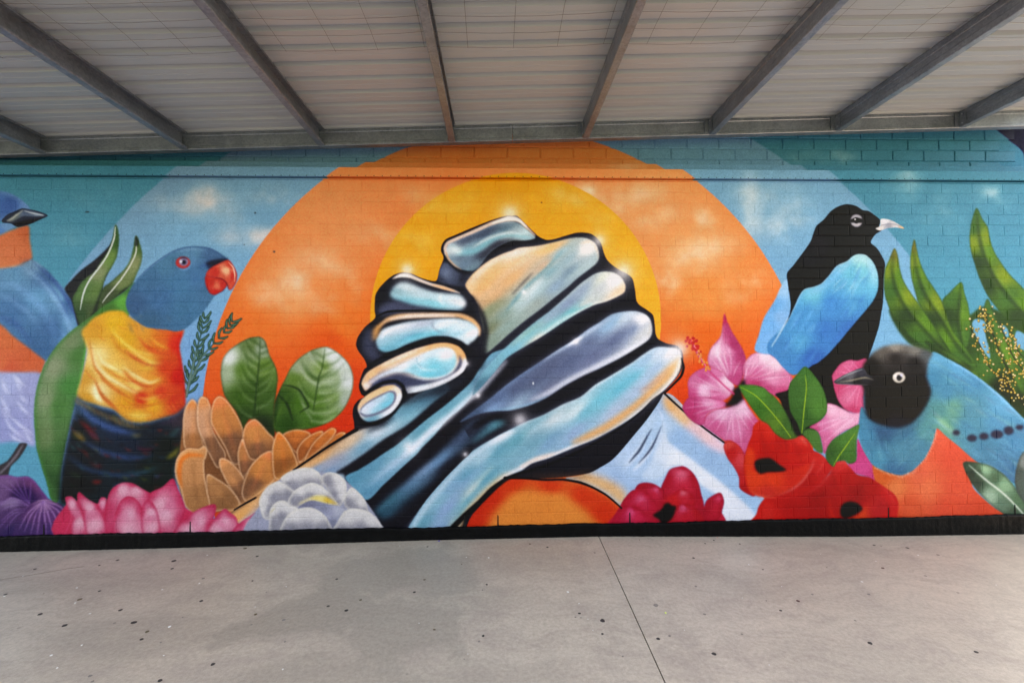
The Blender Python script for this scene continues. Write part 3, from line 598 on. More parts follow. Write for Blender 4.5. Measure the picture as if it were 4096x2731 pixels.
blade("1636,652 1682,740 1722,800 1742,900 1772,990 1832,1090 1902,1180 2010,1290 2150,1440 2200,1640 2050,1640 1900,1560 1800,1440 1720,1330 1660,1200 1620,1080 1590,980 1582,880 1595,770", GL((1635, 690, 'm'), (1610, 800, 'm'), (1600, 920, 'y'), (1700, 880, 'y'), (1650, 1080, 'd'), (1740, 1000, 'g'), (1720, 1250, 'd'), (1850, 1180, 'y'), (1880, 1350, 'm'), (1950, 1500, 'd'), (2010, 1400, 'g')), "1640,690 1655,850 1690,1010 1780,1200 1900,1360 2080,1560")
t('D1')
blade("1700,-130 1760,100 1830,300 1900,460 2000,640 2100,740 2100,500 2000,300 1900,150 1800,-20 1730,-200", GL((1740, 0, 'm'), (1850, 250, 'g'), (1950, 450, 'm'), (2000, 600, 'k'), (1880, 420, 'd')), "1720,-80 1800,150 1900,380 2020,620")
blade("1230,120 1330,170 1450,230 1560,310 1680,420 1790,520 1880,600 1700,480 1560,380 1420,300 1320,240", GL((1300, 180, 'd'), (1500, 230, 'm'), (1650, 350, 'g'), (1800, 500, 'd'), (1560, 330, 'k')), "1280,170 1450,270 1600,390 1780,530", 7)
# ---- wattle
rg = random.Random(21)
for st, n in (("1590,30 1650,130 1695,240 1740,330 1830,420 1900,500 2000,610", 95), ("1700,-120 1735,20 1780,110 1830,250 1890,360 1930,430", 70), ("1820,-20 1870,120 1920,240 1990,340 2060,420", 60), ("1890,40 1930,100 1960,200 2010,260", 30), ("1640,-60 1690,-90 1740,-80", 22)):
    S(st, [6, 10, 10, 6], (48, 44, 34), 3, .9)
    pp = spline(np.array(P(st), float), False, 20)
    for i in range(n):
        q = pp[rg.randrange(len(pp))]; x, y = q[0] + rg.gauss(0, 26), q[1] + rg.gauss(0, 22); r_ = rg.uniform(6.5, 10.5)
        O(x, y, r_, r_, (96, 78, 34), 3, .9); O(x - 1, y - 2, r_ * .72, r_ * .72, rg.choice([(204, 172, 70), (180, 146, 50), (206, 180, 92), (226, 210, 160)]), 3); O(x - 3, y - 4, r_ * .3, r_ * .3, (248, 238, 196), 2, .8)
# ---- black bird with blue wings
t('D0')
F("150,1210 100,1270 50,1380 -30,1510 -70,1640 -100,1770 60,1790 170,1640 185,1400", [(120, 1270, 140, 190, 224), (50, 1420, 92, 166, 216), (0, 1550, 94, 168, 220), (100, 1500, 120, 176, 220), (-60, 1700, 104, 172, 222), (60, 1700, 110, 172, 220)], 4)
bird = F("150,1165 200,1100 260,1020 330,920 360,840 382,790 440,740 490,680 550,640 620,621 690,635 742,667 790,676 840,710 880,748 872,800 892,825 842,858 805,920 850,960 890,1020 918,1090 908,1200 906,1300 900,1400 872,1568 835,1690 800,1790 760,1880 640,1850 560,1900 500,2050 540,2180 560,2280 400,2240 250,2400 180,2260 300,1900 200,1700 60,1720 30,1730 110,1600 165,1500 178,1400 158,1260", [(600, 660, 20, 19, 25), (500, 800, 26, 24, 30), (700, 850, 14, 13, 18), (300, 1050, 30, 29, 36), (230, 1180, 12, 12, 16), (850, 1100, 14, 13, 18), (860, 1400, 10, 10, 14), (700, 1750, 14, 14, 18), (500, 1950, 12, 12, 16), (400, 920, 34, 32, 38), (560, 1000, 22, 20, 26)], 3)
strokes(16, (560, 1600, 820, 1800), 100, 120, 12, [(40, 42, 52), (52, 56, 66)], 8, .5, bird, 5)
bw = F("705,1013 765,1020 812,1060 847,1120 866,1200 864,1285 830,1370 770,1450 700,1530 640,1600 560,1698 480,1788 400,1858 320,1910 200,1960 120,1900 60,1830 0,1780 0,1710 60,1640 150,1540 205,1430 252,1330 292,1285 360,1268 420,1242 480,1180 540,1105 620,1068 662,1030", [(720, 1060, 130, 208, 206), (620, 1110, 85, 180, 205), (800, 1150, 93, 182, 203), (520, 1200, 60, 159, 199), (700, 1250, 76, 172, 203), (350, 1320, 85, 180, 205), (500, 1400, 34, 135, 193), (700, 1400, 47, 145, 191), (300, 1500, 46, 145, 194), (450, 1600, 27, 120, 181), (250, 1700, 54, 152, 194), (350, 1820, 23, 106, 170), (100, 1750, 46, 133, 183), (600, 1600, 31, 120, 178)], 4)
strokes(70, (150, 1080, 850, 1850), 122, 170, 16, [(120, 186, 234), (36, 112, 198), (90, 166, 226), (28, 100, 190), (160, 206, 236)], 10, .38, bw, 6)
strokes(26, (520, 1080, 760, 1300), 130, 110, 9, [(206, 222, 236), (190, 208, 226)], 6, .45, bw, 4)
S("660,1060 720,1035 790,1070 830,1150 840,1260", [20, 50, 50, 44, 14], (196, 220, 238), 22, .6, bw); S("300,1320 400,1290 500,1210 600,1110 680,1060", [16, 44, 40, 44, 16], (150, 196, 232), 20, .5, bw); S("760,1420 640,1570 500,1720", [16, 50, 20], (34, 104, 180), 24, .45, bw)
S("60,1640 150,1540 205,1430 252,1330 292,1285 360,1268 420,1242 480,1180 540,1105 620,1068 700,1015", [4, 8, 9, 9, 9, 8, 8, 8, 9, 9, 4], (206, 226, 240), 5, .85, bw); S("30,1735 100,1620 160,1510", [10, 14, 8], (190, 212, 230), 6, .8); S("705,1013 765,1020 812,1060 847,1120 866,1200", [6, 12, 10, 8, 3], (200, 222, 238), 5, .7, bw)
O(695, 750, 48, 50, (168, 168, 178), 5); F("648,742 690,728 742,738 742,768 690,764 650,764", (14, 14, 18), 5); O(694, 748, 22, 24, (10, 10, 14), 3); O(684, 740, 7, 7, (226, 226, 232), 2.5); S("660,772 695,785 735,768", [4, 10, 4], (206, 204, 210), 4, .7)
bk = F("884,738 940,740 1000,764 1070,812 1000,804 930,812 880,828 843,812 880,790", [(920, 755, 216, 220, 228), (1000, 785, 196, 200, 206), (1055, 806, 214, 170, 130), (880, 810, 206, 206, 206), (940, 790, 150, 154, 166)], 3)
S("880,790 940,776 1000,780 1050,800", [3, 6, 5, 2], (120, 124, 138), 3, .8, bk)
# ---- pink behind the small bird
t('D1')
F("330,330 420,300 520,330 560,560 640,680 560,760 440,700 400,800 280,900 200,880 100,600 60,540 170,500", (14, 13, 18), 5)
hib("510,450 502,400 522,360 572,300 640,272 700,278 770,262 800,330 780,420 750,560 748,680 680,692 600,655 550,590 520,500", [(560, 360, 206, 92, 128), (650, 300, 212, 108, 142), (700, 330, 198, 76, 116), (560, 480, 200, 76, 112), (640, 560, 214, 116, 146), (720, 600, 206, 92, 126), (680, 670, 196, 70, 106)], [(540, 360), (590, 310), (660, 290), (560, 520), (620, 600), (690, 660)], (740, 420), (236, 170, 194))
hib("455,618 520,622 580,650 660,688 745,684 735,730 690,790 600,830 520,890 480,950 440,1010 418,900 380,830 325,800 380,760 440,720", [(500, 650, 232, 176, 194), (600, 690, 232, 172, 192), (420, 760, 214, 122, 158), (560, 780, 226, 150, 176), (680, 740, 228, 160, 184), (460, 900, 206, 104, 142), (360, 800, 196, 80, 122)], [(350, 800), (400, 840), (440, 920), (520, 880), (600, 820)], (700, 690))
F("700,890 740,960 800,1060 832,1110 860,1230 780,1190 660,1150 630,1080 690,1050", [(720, 980, 198, 66, 118), (740, 1120, 202, 76, 128), (820, 1180, 194, 66, 116)], 5)
# ---- orange breasted bird
F("1330,800 1400,865 1520,960 1660,1080 1600,1240 1660,1330 1780,1430 1890,1500 1920,1660 880,1660 850,1300 822,1090 930,1140 1040,1165 1130,1130 1230,1030 1290,910", [(1330, 850, 218, 94, 70), (1450, 1050, 212, 84, 62), (1200, 1150, 218, 100, 72), (900, 1180, 206, 96, 46), (1000, 1280, 222, 120, 74), (1250, 1280, 226, 112, 76), (1500, 1250, 212, 84, 60), (1100, 1420, 212, 88, 56), (1400, 1450, 212, 80, 56), (1700, 1450, 202, 74, 48), (1000, 1560, 202, 66, 38), (1500, 1560, 208, 72, 48)], 6)
strokes(30, (950, 1150, 1600, 1500), lambda x, y: 20 + (x - 1200) * .05, 150, 12, [(232, 134, 92), (200, 74, 48), (226, 116, 76)], 10, .35, None, -8)
bb = F("1285,214 1400,258 1560,348 1700,448 1830,558 1950,678 2007,738 2160,900 2160,1340 2000,1260 1930,1240 1830,1172 1640,1072 1500,952 1400,872 1322,806 1305,880 1290,922 1232,1042 1132,1142 1042,1177 930,1150 830,1102 760,1002 716,882 714,760 735,640 800,700 1080,760 1200,660 1270,500 1240,400", [(1300, 260, 78, 157, 188), (1500, 330, 69, 151, 185), (1290, 420, 49, 130, 158), (1600, 450, 57, 134, 166), (1400, 520, 57, 134, 160), (1850, 600, 82, 162, 195), (1340, 680, 71, 139, 138), (1450, 650, 92, 152, 135), (1380, 780, 94, 157, 129), (1600, 650, 69, 137, 154), (1550, 800, 62, 137, 158), (1800, 750, 64, 142, 173), (1700, 980, 54, 124, 148), (1950, 900, 54, 130, 162), (1900, 1150, 46, 112, 144), (780, 850, 49, 132, 158), (900, 850, 38, 94, 121), (1100, 870, 52, 119, 141), (1230, 820, 71, 140, 141), (850, 1050, 52, 134, 156), (1050, 1000, 62, 130, 148), (1000, 1130, 43, 108, 137), (1200, 960, 59, 127, 145)], 5)
strokes(110, (1280, 280, 2040, 1150), 34, 200, 15, [(116, 184, 210), (52, 112, 142), (140, 182, 166), (96, 164, 190), (116, 124, 150), (60, 124, 150)], 8, .5, bb, 6)
strokes(60, (740, 780, 1290, 1150), lambda x, y: 60 if x < 950 else -35, 130, 12, [(112, 176, 192), (46, 104, 136), (124, 172, 170), (60, 130, 160)], 7, .5, bb, 6)
S("1320,690 1360,760 1440,830 1500,860", [8, 34, 30, 8], (146, 190, 156), 14, .65, bb); S("1400,262 1560,352 1700,452 1830,562 1950,682 2050,780", [6, 24, 26, 24, 20, 16], (130, 194, 236), 8, .7, bb)
strokes(14, (1700, 940, 1980, 1150), 22, 150, 8, [(48, 96, 132), (52, 104, 140)], 5, .5, bb, 3)
for x, y, rx, ry in ((1476, 842, 30, 22), (1600, 885, 40, 28), (1694, 871, 38, 28), (1795, 855, 50, 34), (1888, 826, 40, 34), (1974, 800, 32, 21), (2050, 780, 26, 20)): O(x, y, rx, ry, (46, 42, 62), 9, .92)
for i in range(70):
    f = i / 69.0; q = np.array([(835, 1108), (930, 1152), (1042, 1180), (1132, 1145), (1232, 1044), (1292, 924), (1318, 830)]); k = f * 5.999; j = int(k); pxy = q[j] + (q[j + 1] - q[j]) * (k - j); rg2 = random.Random(i)
    S([(pxy[0] + rg2.uniform(-8, 8), pxy[1] + rg2.uniform(-4, 10)), (pxy[0] + rg2.uniform(0, 18), pxy[1] + rg2.uniform(8, 26))], [9, 3], (230, 188, 168), 6, .45)
hd = F("738,345 760,290 820,220 900,170 1000,148 1100,154 1200,178 1292,216 1262,280 1244,400 1278,500 1266,580 1205,690 1120,775 1030,806 930,795 800,742 758,655 750,500 735,470", [(1000, 165, 138, 134, 124), (880, 200, 96, 92, 86), (1150, 190, 118, 118, 112), (1250, 230, 84, 92, 94), (1000, 260, 46, 42, 42), (800, 320, 26, 24, 24), (1150, 300, 34, 32, 34), (1000, 450, 16, 15, 19), (900, 600, 18, 17, 21), (1100, 600, 16, 15, 20), (1200, 450, 22, 22, 28), (850, 720, 22, 24, 30), (1000, 780, 26, 32, 42)], 13)
S("760,780 900,830 1050,830 1180,760 1260,640", [20, 40, 40, 30, 12], (44, 88, 118), 22, .55, bb)
bk = F("517,442 560,410 640,370 742,334 785,385 860,430 905,482 800,472 660,468 545,462", [(560, 430, 66, 66, 70), (650, 390, 96, 96, 100), (730, 360, 60, 62, 72), (700, 440, 34, 34, 38), (850, 460, 26, 26, 32)], 3)
S("530,440 600,400 680,366 740,346", [3, 10, 11, 6], (160, 164, 168), 4, .85, bk); S("560,446 660,432 760,412 830,430", [3, 9, 10, 3], (196, 186, 152), 5, .8, bk); S("545,460 660,466 780,470", [4, 7, 3], (140, 142, 146), 3, .7, bk)
O(1027, 410, 50, 43, (196, 192, 176), 5); O(1020, 402, 34, 28, (226, 222, 214), 6, .8); O(1030, 413, 22, 24, (40, 40, 44), 5); O(1048, 392, 10, 12, (206, 208, 226), 4)
# ---- poppies
t('D1')
RD, RL, RK = (194, 38, 30), (214, 74, 60), (160, 24, 28)
F("-120,1640 -90,1480 -60,1400 20,1330 250,1320 470,1180 500,1100 545,1066 600,1058 640,1110 700,1170 800,1195 900,1260 990,1325 1022,1400 1010,1520 1000,1660", [(570, 1080, 207, 52, 52), (600, 1200, 178, 24, 27), (800, 1250, 172, 24, 28), (950, 1350, 192, 31, 35), (700, 1320, 156, 21, 27), (400, 1400, 160, 19, 23), (200, 1450, 176, 24, 25), (850, 1480, 186, 33, 35), (0, 1500, 201, 36, 28), (500, 1560, 172, 24, 23), (950, 1580, 203, 36, 34)], 4)
t('C1')
F("1660,955 1682,905 1730,910 1790,958 1835,1050 1862,1200 1905,1335 1830,1312 1785,1270 1780,1190 1740,1110 1690,1040", [(1690, 930, 210, 74, 66), (1720, 1000, 186, 34, 36), (1800, 1050, 206, 70, 76), (1800, 1200, 190, 40, 44), (1830, 1290, 172, 26, 30)], 4, rim=((168, 20, 26), 10, .6))
t('D1')
pa = F("-170,1250 -190,1100 -160,950 -125,860 -112,790 -60,745 10,748 55,785 95,815 130,890 160,893 200,866 270,864 320,900 350,975 400,1000 450,1040 505,1105 470,1180 380,1265 250,1335 100,1368 -40,1345 -130,1320", [(-60, 790, 201, 44, 27), (20, 800, 209, 51, 38), (-100, 900, 197, 31, 20), (100, 950, 186, 25, 20), (250, 880, 215, 59, 52), (250, 1000, 192, 27, 22), (400, 1050, 201, 44, 41), (-130, 1050, 192, 27, 19), (0, 1000, 180, 23, 17), (300, 1200, 174, 21, 22), (0, 1250, 209, 43, 27), (150, 1300, 186, 31, 30), (450, 1130, 192, 34, 36)], 4)
F("-170,1160 -100,1140 20,1150 140,1140 260,1110 330,1080 300,1180 200,1270 60,1340 -60,1340 -150,1290", [(-100, 1200, 220, 72, 34), (50, 1200, 226, 70, 34), (200, 1200, 206, 50, 32), (0, 1320, 196, 56, 46)], 10, .85, pa)
F("-190,1000 -130,960 -100,1010 -110,1120 -170,1180", (222, 76, 30), 14, .8, pa)
F("-105,1075 -70,1050 0,1040 45,1058 90,1095 145,1135 90,1148 0,1152 -60,1165 -95,1130", (22, 16, 18), 8)
S("-60,790 -40,900 -20,1030", [10, 30, 10], (160, 20, 18), 14, .55, pa); S("60,800 80,900 60,1020", [8, 30, 12], (164, 22, 20), 14, .5, pa); S("200,890 230,980 260,1060", [8, 36, 14], (158, 22, 24), 16, .5, pa); S("255,880 280,900 310,950", [8, 22, 6], (230, 120, 104), 9, .6, pa); S("-60,770 0,765 40,795", [6, 18, 6], (224, 96, 64), 9, .55, pa)
S("365,1045 340,1120 280,1210 200,1280 80,1335", [4, 16, 18, 16, 4], (226, 130, 122), 7, .7, pa); S("345,985 300,1030 180,1060", [4, 22, 4], (206, 70, 56), 12, .6, pa); S("130,892 150,960 150,1020", [12, 20, 6], (162, 22, 24), 10, .7, pa); S("320,905 345,980 330,1020", [10, 16, 4], (164, 24, 26), 9, .6, pa); S("440,1045 420,1110 360,1180", [6, 14, 4], (222, 110, 104), 8, .5, pa)
S("505,1120 520,1230 560,1330", [6, 26, 8], (140, 18, 22), 14, .6); S("640,1120 620,1220 640,1320", [6, 30, 10], (142, 20, 24), 16, .55); S("760,1200 720,1290 700,1370", [6, 26, 8], (148, 22, 26), 14, .5); S("560,1080 590,1066 620,1085", [5, 16, 5], (230, 120, 108), 8, .6); S("880,1260 960,1330 1000,1420", [5, 18, 5], (214, 88, 80), 10, .5); S("300,1360 420,1330 520,1240", [8, 34, 10], (138, 18, 22), 18, .55); S("120,1400 300,1430 460,1400", [8, 30, 8], (146, 22, 24), 18, .5)
S("500,1120 470,1190 390,1270 270,1340", [5, 12, 10, 3], (214, 96, 90), 8, .6)
S("-140,1300 -60,1340 60,1350", [6, 22, 6], (222, 108, 90), 9, .6)
F("-40,1640 -40,1420 0,1390 40,1440 40,1640", (206, 50, 44), 12, .6)
S("480,1380 500,1480 560,1560", [10, 22, 12], (216, 60, 30), 12, .7)
F("740,1435 690,1490 640,1510 600,1600 700,1640 800,1560 900,1500 960,1400 860,1340", [(720, 1480, 222, 84, 36), (850, 1450, 180, 40, 44), (900, 1400, 176, 36, 42), (660, 1580, 214, 64, 30)], 14, .75)
F("568,1440 592,1400 640,1382 700,1395 742,1440 690,1482 640,1505 600,1512 572,1490", (24, 16, 18), 9)
# ---- green leaves over the hibiscus
def leafd(s, g, mid, b=4):
    r = F(s, g, b, rim=((40, 78, 40), 9, .5))
    S(mid, [4, 9, 9, 6], (150, 178, 50), 3.5, .9, r); veins(r, mid, (92, 140, 66), 6, 120, 8, 7, .35)
t('D1')
leafd("-230,478 -180,468 -105,470 -35,490 0,522 62,572 132,662 192,762 235,870 140,895 60,850 0,775 -55,742 -125,652 -180,570", [(-180, 490, 66, 126, 52), (-60, 520, 72, 128, 58), (60, 640, 66, 112, 52), (-80, 650, 54, 108, 42), (150, 780, 58, 100, 48), (60, 770, 84, 122, 48), (150, 870, 70, 106, 46)], "-215,485 -100,550 0,650 100,770 180,880")
leafd("290,328 350,380 420,480 455,580 457,680 400,750 300,800 262,850 232,770 180,680 162,560 175,460 230,390", [(290, 360, 60, 112, 54), (220, 500, 58, 104, 52), (390, 500, 70, 120, 58), (250, 700, 52, 98, 46), (400, 650, 72, 124, 58), (300, 780, 48, 92, 44)], "293,390 302,500 285,650 265,860")
F("270,850 300,815 345,812 392,840 415,900 428,1000 370,975 320,905", (70, 116, 58), 4, rim=((44, 84, 44), 10, .6))
leafd("453,1020 470,950 520,890 600,840 705,780 715,800 695,900 690,1058 640,1085 600,1060 540,1068 515,1108 470,1070", [(480, 1000, 48, 92, 46), (600, 880, 66, 118, 56), (680, 850, 74, 126, 60), (560, 1040, 54, 102, 48), (660, 1000, 60, 110, 52)], "680,850 610,950 555,1030 512,1105")
S("120,620 180,720 230,840 250,860", [14, 40, 46, 20], (22, 20, 26), 7, .9)
leafd("290,328 350,380 420,480 455,580 457,680 400,750 300,800 262,850 232,770 180,680 162,560 175,460 230,390", [(290, 360, 60, 112, 54), (220, 500, 58, 104, 52), (390, 500, 70, 120, 58), (250, 700, 52, 98, 46), (400, 650, 72, 124, 58), (300, 780, 48, 92, 44)], "293,390 302,500 285,650 265,860")
# ---- dark leaf in the corner
lf = F("1530,1082 1620,1074 1740,1100 1850,1170 1930,1260 1990,1350 2050,1450 2080,1600 2000,1640 1890,1510 1780,1430 1680,1340 1590,1225", [(1560, 1100, 50, 78, 62), (1700, 1130, 132, 176, 142), (1650, 1150, 60, 88, 70), (1850, 1250, 116, 160, 128), (1780, 1200, 70, 104, 82), (1640, 1230, 46, 68, 58), (1740, 1340, 134, 168, 144), (1850, 1400, 84, 116, 98), (1920, 1480, 56, 84, 70), (1960, 1380, 70, 110, 84), (1600, 1160, 40, 60, 52)], 5, rim=((36, 56, 48), 16, .65))
S("1575,1095 1700,1205 1850,1322 1960,1432 2020,1500", [5, 14, 14, 12, 9], (206, 222, 206), 4, .9, lf)
F("2010,990 1960,1080 1938,1190 1950,1290 2007,1380 2150,1500 2200,900", [(1970, 1150, 66, 84, 80), (2010, 1080, 112, 124, 120), (1970, 1300, 70, 90, 84)], 6, rim=((40, 54, 54), 16, .6))


AX[:] = [1, 0, 1]
# ---- forearm of the near hand
K, SL = (34, 33, 40), (70, 76, 94)
t('B1')
arm = F("780,820 560,970 330,1115 0,1345 -172,1450 -330,1560 -380,1680 1000,1700 1560,1700 1700,1480 2007,1180 2300,1130 2600,900 2400,400 2100,200 1850,330 1700,540 1400,600 1100,660", K, 3)
t('B0')
hand = F("1470,1042 1450,990 1452,955 1464,925 1492,893 1560,863 1700,803 1850,745 1960,713 2007,711 2047,713 2097,760 2157,820 2217,875 2277,900 2337,895 2427,868 2507,846 2567,843 2627,853 2672,885 2707,930 2727,1000 2752,1055 2797,1100 2857,1140 2907,1165 2952,1205 2972,1290 2982,1370 3007,1410 3067,1450 3112,1490 3126,1560 3134,1640 3158,1680 3227,1713 3297,1728 3338,1768 3350,1838 3338,1908 3308,1968 3257,2028 3200,2095 3160,2170 3057,2318 2957,2438 2857,2558 2787,2628 2707,2678 2607,2728 2407,2760 2200,2770 2007,2755 1950,2770 1850,2860 1750,2960 1650,3060 1520,3210 1100,3230 1250,3050 1350,2920 1480,2770 1600,2650 1700,2530 1600,2340 1500,2320 1300,2250 1150,2250 1000,2380 850,2390 778,2388 768,2328 757,2268 765,2208 800,2158 850,2128 825,2108 808,2058 815,1998 845,1918 868,1893 850,1838 800,1768 784,1718 800,1658 850,1588 880,1560 935,1510 930,1450 935,1340 965,1280 1020,1220 1080,1175 1150,1155 1220,1165 1300,1200 1410,1222 1440,1130", K, 3.5)
t('B1')
AX[:] = [.8, -.6, .35]
F("790,830 560,985 335,1125 100,1290 -60,1400 -250,1530 -300,1640 640,1640 700,1200 620,1165 720,1095 850,1005 1000,895 1180,785 1300,685 1400,595 1520,500 1450,450 1180,600 1000,770", [(750, 880, 206, 190, 172), (500, 1040, 226, 166, 112), (250, 1190, 232, 160, 98), (-150, 1500, 236, 160, 90), (600, 1060, 150, 158, 172), (450, 1140, 130, 158, 184), (950, 840, 206, 218, 222), (1050, 760, 104, 164, 180), (1200, 690, 128, 188, 200), (850, 950, 110, 162, 180), (1350, 560, 70, 110, 128), (560, 1160, 120, 150, 176), (0, 1560, 150, 164, 190), (-100, 1580, 170, 168, 190), (1450, 480, 44, 66, 76)], 7, 1)
S("785,840 560,985 335,1130 0,1355 -250,1530", [10, 44, 56, 60, 40], (240, 172, 112), 22, .9); S("840,850 700,950 540,1050", [16, 40, 14], (238, 176, 118), 22, .7)
S("900,860 1050,800 1150,720", [12, 54, 12], (212, 226, 230), 22, .6); S("1000,720 1200,640 1330,580", [10, 40, 12], (70, 140, 156), 18, .6)
# black, then the bright middle tendon
F("1580,545 1480,630 1330,745 1200,855 1100,940 1000,1005 900,1075 800,1135 700,1200 860,1370 1000,1250 1150,1110 1260,1010 1300,960 1400,860 1500,740 1620,640 1740,500 1860,360 1960,250 2007,180 1850,220 1760,330 1690,440", [(760, 1200, 72, 142, 162), (900, 1280, 80, 144, 166), (900, 1120, 86, 150, 170), (1000, 1180, 104, 160, 180), (1150, 980, 118, 180, 192), (1080, 1080, 140, 176, 192), (1300, 830, 84, 152, 166), (1430, 770, 150, 196, 206), (1500, 640, 92, 158, 172), (1650, 500, 112, 170, 184), (1780, 370, 120, 184, 200), (1930, 230, 100, 178, 200), (1700, 440, 76, 130, 148)], 6, 1)
S("1960,280 1850,400 1740,520 1600,640 1480,750 1350,850 1240,960 1150,1030", [20, 34, 38, 34, 34, 44, 50, 16], (240, 242, 246), 15, .92)
S("1180,1010 1080,1090 960,1190 880,1270", [30, 30, 20, 6], (176, 202, 220), 16, .75)
# blue-grey hollow and dark band
F("1690,760 1600,840 1480,960 1380,1060 1250,1180 1100,1290 980,1400 930,1460 1010,1520 1150,1450 1300,1300 1420,1190 1540,1070 1640,960 1800,850 1950,770 1850,740", [(1600, 880, 70, 88, 110), (1420, 1060, 86, 128, 156), (1300, 1130, 132, 160, 184), (1200, 1240, 84, 126, 150), (1050, 1370, 54, 110, 124), (1000, 1470, 40, 84, 98), (1200, 1400, 36, 50, 60), (1500, 1100, 38, 40, 50), (1750, 830, 46, 52, 66), (1900, 760, 70, 130, 140)], 18, 1)
S("1520,980 1400,1080 1270,1170 1180,1250", [8, 34, 36, 10], (116, 156, 184), 18, .7)
S("1960,760 1860,800 1760,880 1690,930", [10, 30, 26, 6], (76, 140, 152), 14, .6)

# ---- far hand and knuckles: black ground first
AX[:] = [1, 0, 1]
t('B0')
F("2330,2790 2200,2765 2100,2745 2500,2730 2640,2700 2560,2760 2460,2790", (150, 92, 58), 22, .35)
F("1475,1075 1580,1150 1700,1190 1640,1260 1560,1260 1415,1215", [(1480, 1150, 92, 104, 128), (1540, 1180, 76, 86, 106), (1640, 1200, 46, 48, 60), (1440, 1210, 60, 66, 82)], 10, 1, hand); O(1500, 1170, 40, 40, (118, 134, 156), 22, .6, hand)
# upper finger
AX[:] = [.86, -.5, .4]
uf = F("1480,1010 1484,965 1520,915 1620,878 1760,815 1880,770 1990,755 2070,775 2140,830 2190,885 2110,905 2007,905 1920,940 1850,985 1800,1040 1750,1110 1690,1138 1620,1135 1560,1108 1510,1060", [(1520, 980, 200, 214, 220), (1640, 900, 96, 112, 134), (1800, 850, 84, 104, 128), (1960, 800, 70, 110, 130), (1650, 980, 128, 176, 192), (1800, 930, 142, 190, 202), (1950, 880, 190, 214, 220), (1900, 920, 84, 92, 110), (1760, 1010, 66, 70, 86), (1640, 1080, 104, 130, 150), (1580, 1060, 84, 96, 116), (1700, 1120, 110, 140, 152), (2080, 860, 190, 220, 226), (1550, 1080, 150, 184, 194)], 6, 1, hand)
S("1535,950 1580,990 1650,1000 1720,985 1800,930 1880,885 1970,862 2060,868 2160,890", [30, 44, 38, 40, 38, 34, 30, 26, 10], (112, 182, 196), 12, .85, uf); S("1530,955 1570,985 1620,985", [34, 50, 16], (242, 246, 248), 16, .9, uf); S("1700,960 1800,900 1900,862 2000,845 2090,860", [6, 18, 18, 16, 6], (226, 238, 242), 8, .8, uf)
S("1540,930 1650,905 1780,850 1890,805 2000,790", [6, 30, 36, 30, 8], (58, 66, 84), 14, .7, uf); S("1760,1060 1850,960 1960,915 2080,915", [20, 44, 40, 20], (44, 42, 52), 14, .8, uf)
S("1488,1010 1482,965 1502,925 1570,893 1700,838 1850,772 1975,738 2060,748 2120,800 2190,868", [14, 22, 22, 24, 26, 28, 32, 24, 20, 8], (238, 206, 190), 5, .95, hand); S("1850,772 1975,735 2050,742 2120,798", [8, 26, 24, 8], (250, 246, 246), 6, .9, hand); S("1490,1000 1510,1050 1560,1102 1610,1132", [12, 13, 9, 4], (226, 170, 134), 4, .9, hand)
S("1640,1135 1700,1138 1760,1110", [5, 10, 4], (118, 164, 176), 6, .7, hand)
AX[:] = [.78, -.62, .34]
# first knuckle: back of the hand
F("1642,1252 1680,1190 1742,1128 1830,1062 1930,1012 2007,985 2067,962 2207,947 2347,917 2447,892 2527,882 2597,890 2657,928 2682,980 2688,1040 2667,1085 2607,1135 2527,1195 2437,1275 2337,1355 2207,1460 2100,1540 1980,1640 1880,1730 1800,1790 1770,1750 1790,1660 1775,1560 1745,1440 1712,1360 1665,1300", (92, 100, 122), 26, .8, hand)
bk = F("1642,1252 1680,1190 1742,1128 1830,1062 1930,1012 2007,985 2067,962 2207,947 2347,917 2447,892 2527,882 2597,890 2657,928 2682,980 2688,1040 2667,1085 2607,1135 2527,1195 2437,1275 2337,1355 2207,1460 2100,1540 1980,1640 1880,1730 1800,1790 1770,1750 1790,1660 1775,1560 1745,1440 1712,1360 1665,1300", [(1700, 1250, 244, 196, 150), (1850, 1110, 250, 196, 146), (1800, 1250, 240, 176, 124), (2000, 1050, 248, 226, 212), (2100, 1040, 248, 208, 176), (2300, 960, 246, 200, 150), (2000, 1200, 240, 172, 118), (1850, 1360, 214, 164, 122), (2250, 1100, 214, 178, 150), (2380, 1010, 150, 190, 202), (2300, 1150, 126, 172, 184), (2450, 1050, 150, 184, 196), (2600, 960, 250, 246, 244), (2600, 1080, 172, 196, 202), (2450, 1150, 122, 152, 168), (2200, 1280, 146, 190, 198), (2050, 1400, 180, 208, 208), (2350, 1260, 134, 164, 186), (2200, 1400, 152, 166, 160), (1820, 1460, 134, 146, 118), (1950, 1480, 130, 156, 146), (1830, 1600, 124, 128, 100), (1960, 1580, 142, 168, 160), (1840, 1700, 130, 150, 136)], 6, 1, hand)
S("1680,1240 1760,1150 1880,1060 2007,1010 2150,985 2300,960", [8, 28, 34, 36, 30, 6], (252, 240, 234), 16, .75, bk); S("1720,1330 1800,1220 1900,1140 2007,1080 2120,1030", [10, 60, 70, 50, 10], (246, 180, 118), 26, .8, bk); S("2120,1010 2230,990 2350,950 2450,905", [8, 40, 34, 10], (248, 186, 122), 16, .8, bk)
S("1700,1350 1850,1330 1960,1240 2060,1150 2200,1040", [10, 50, 40, 30, 6], (240, 186, 142), 20, .6, bk)
S("1960,1460 2020,1385 2120,1270 2220,1180 2310,1090 2400,990", [6, 26, 26, 22, 18, 6], (106, 158, 168), 9, .8, bk); S("2010,1330 2100,1230 2170,1160", [8, 16, 5], (60, 56, 60), 7, .75, bk)
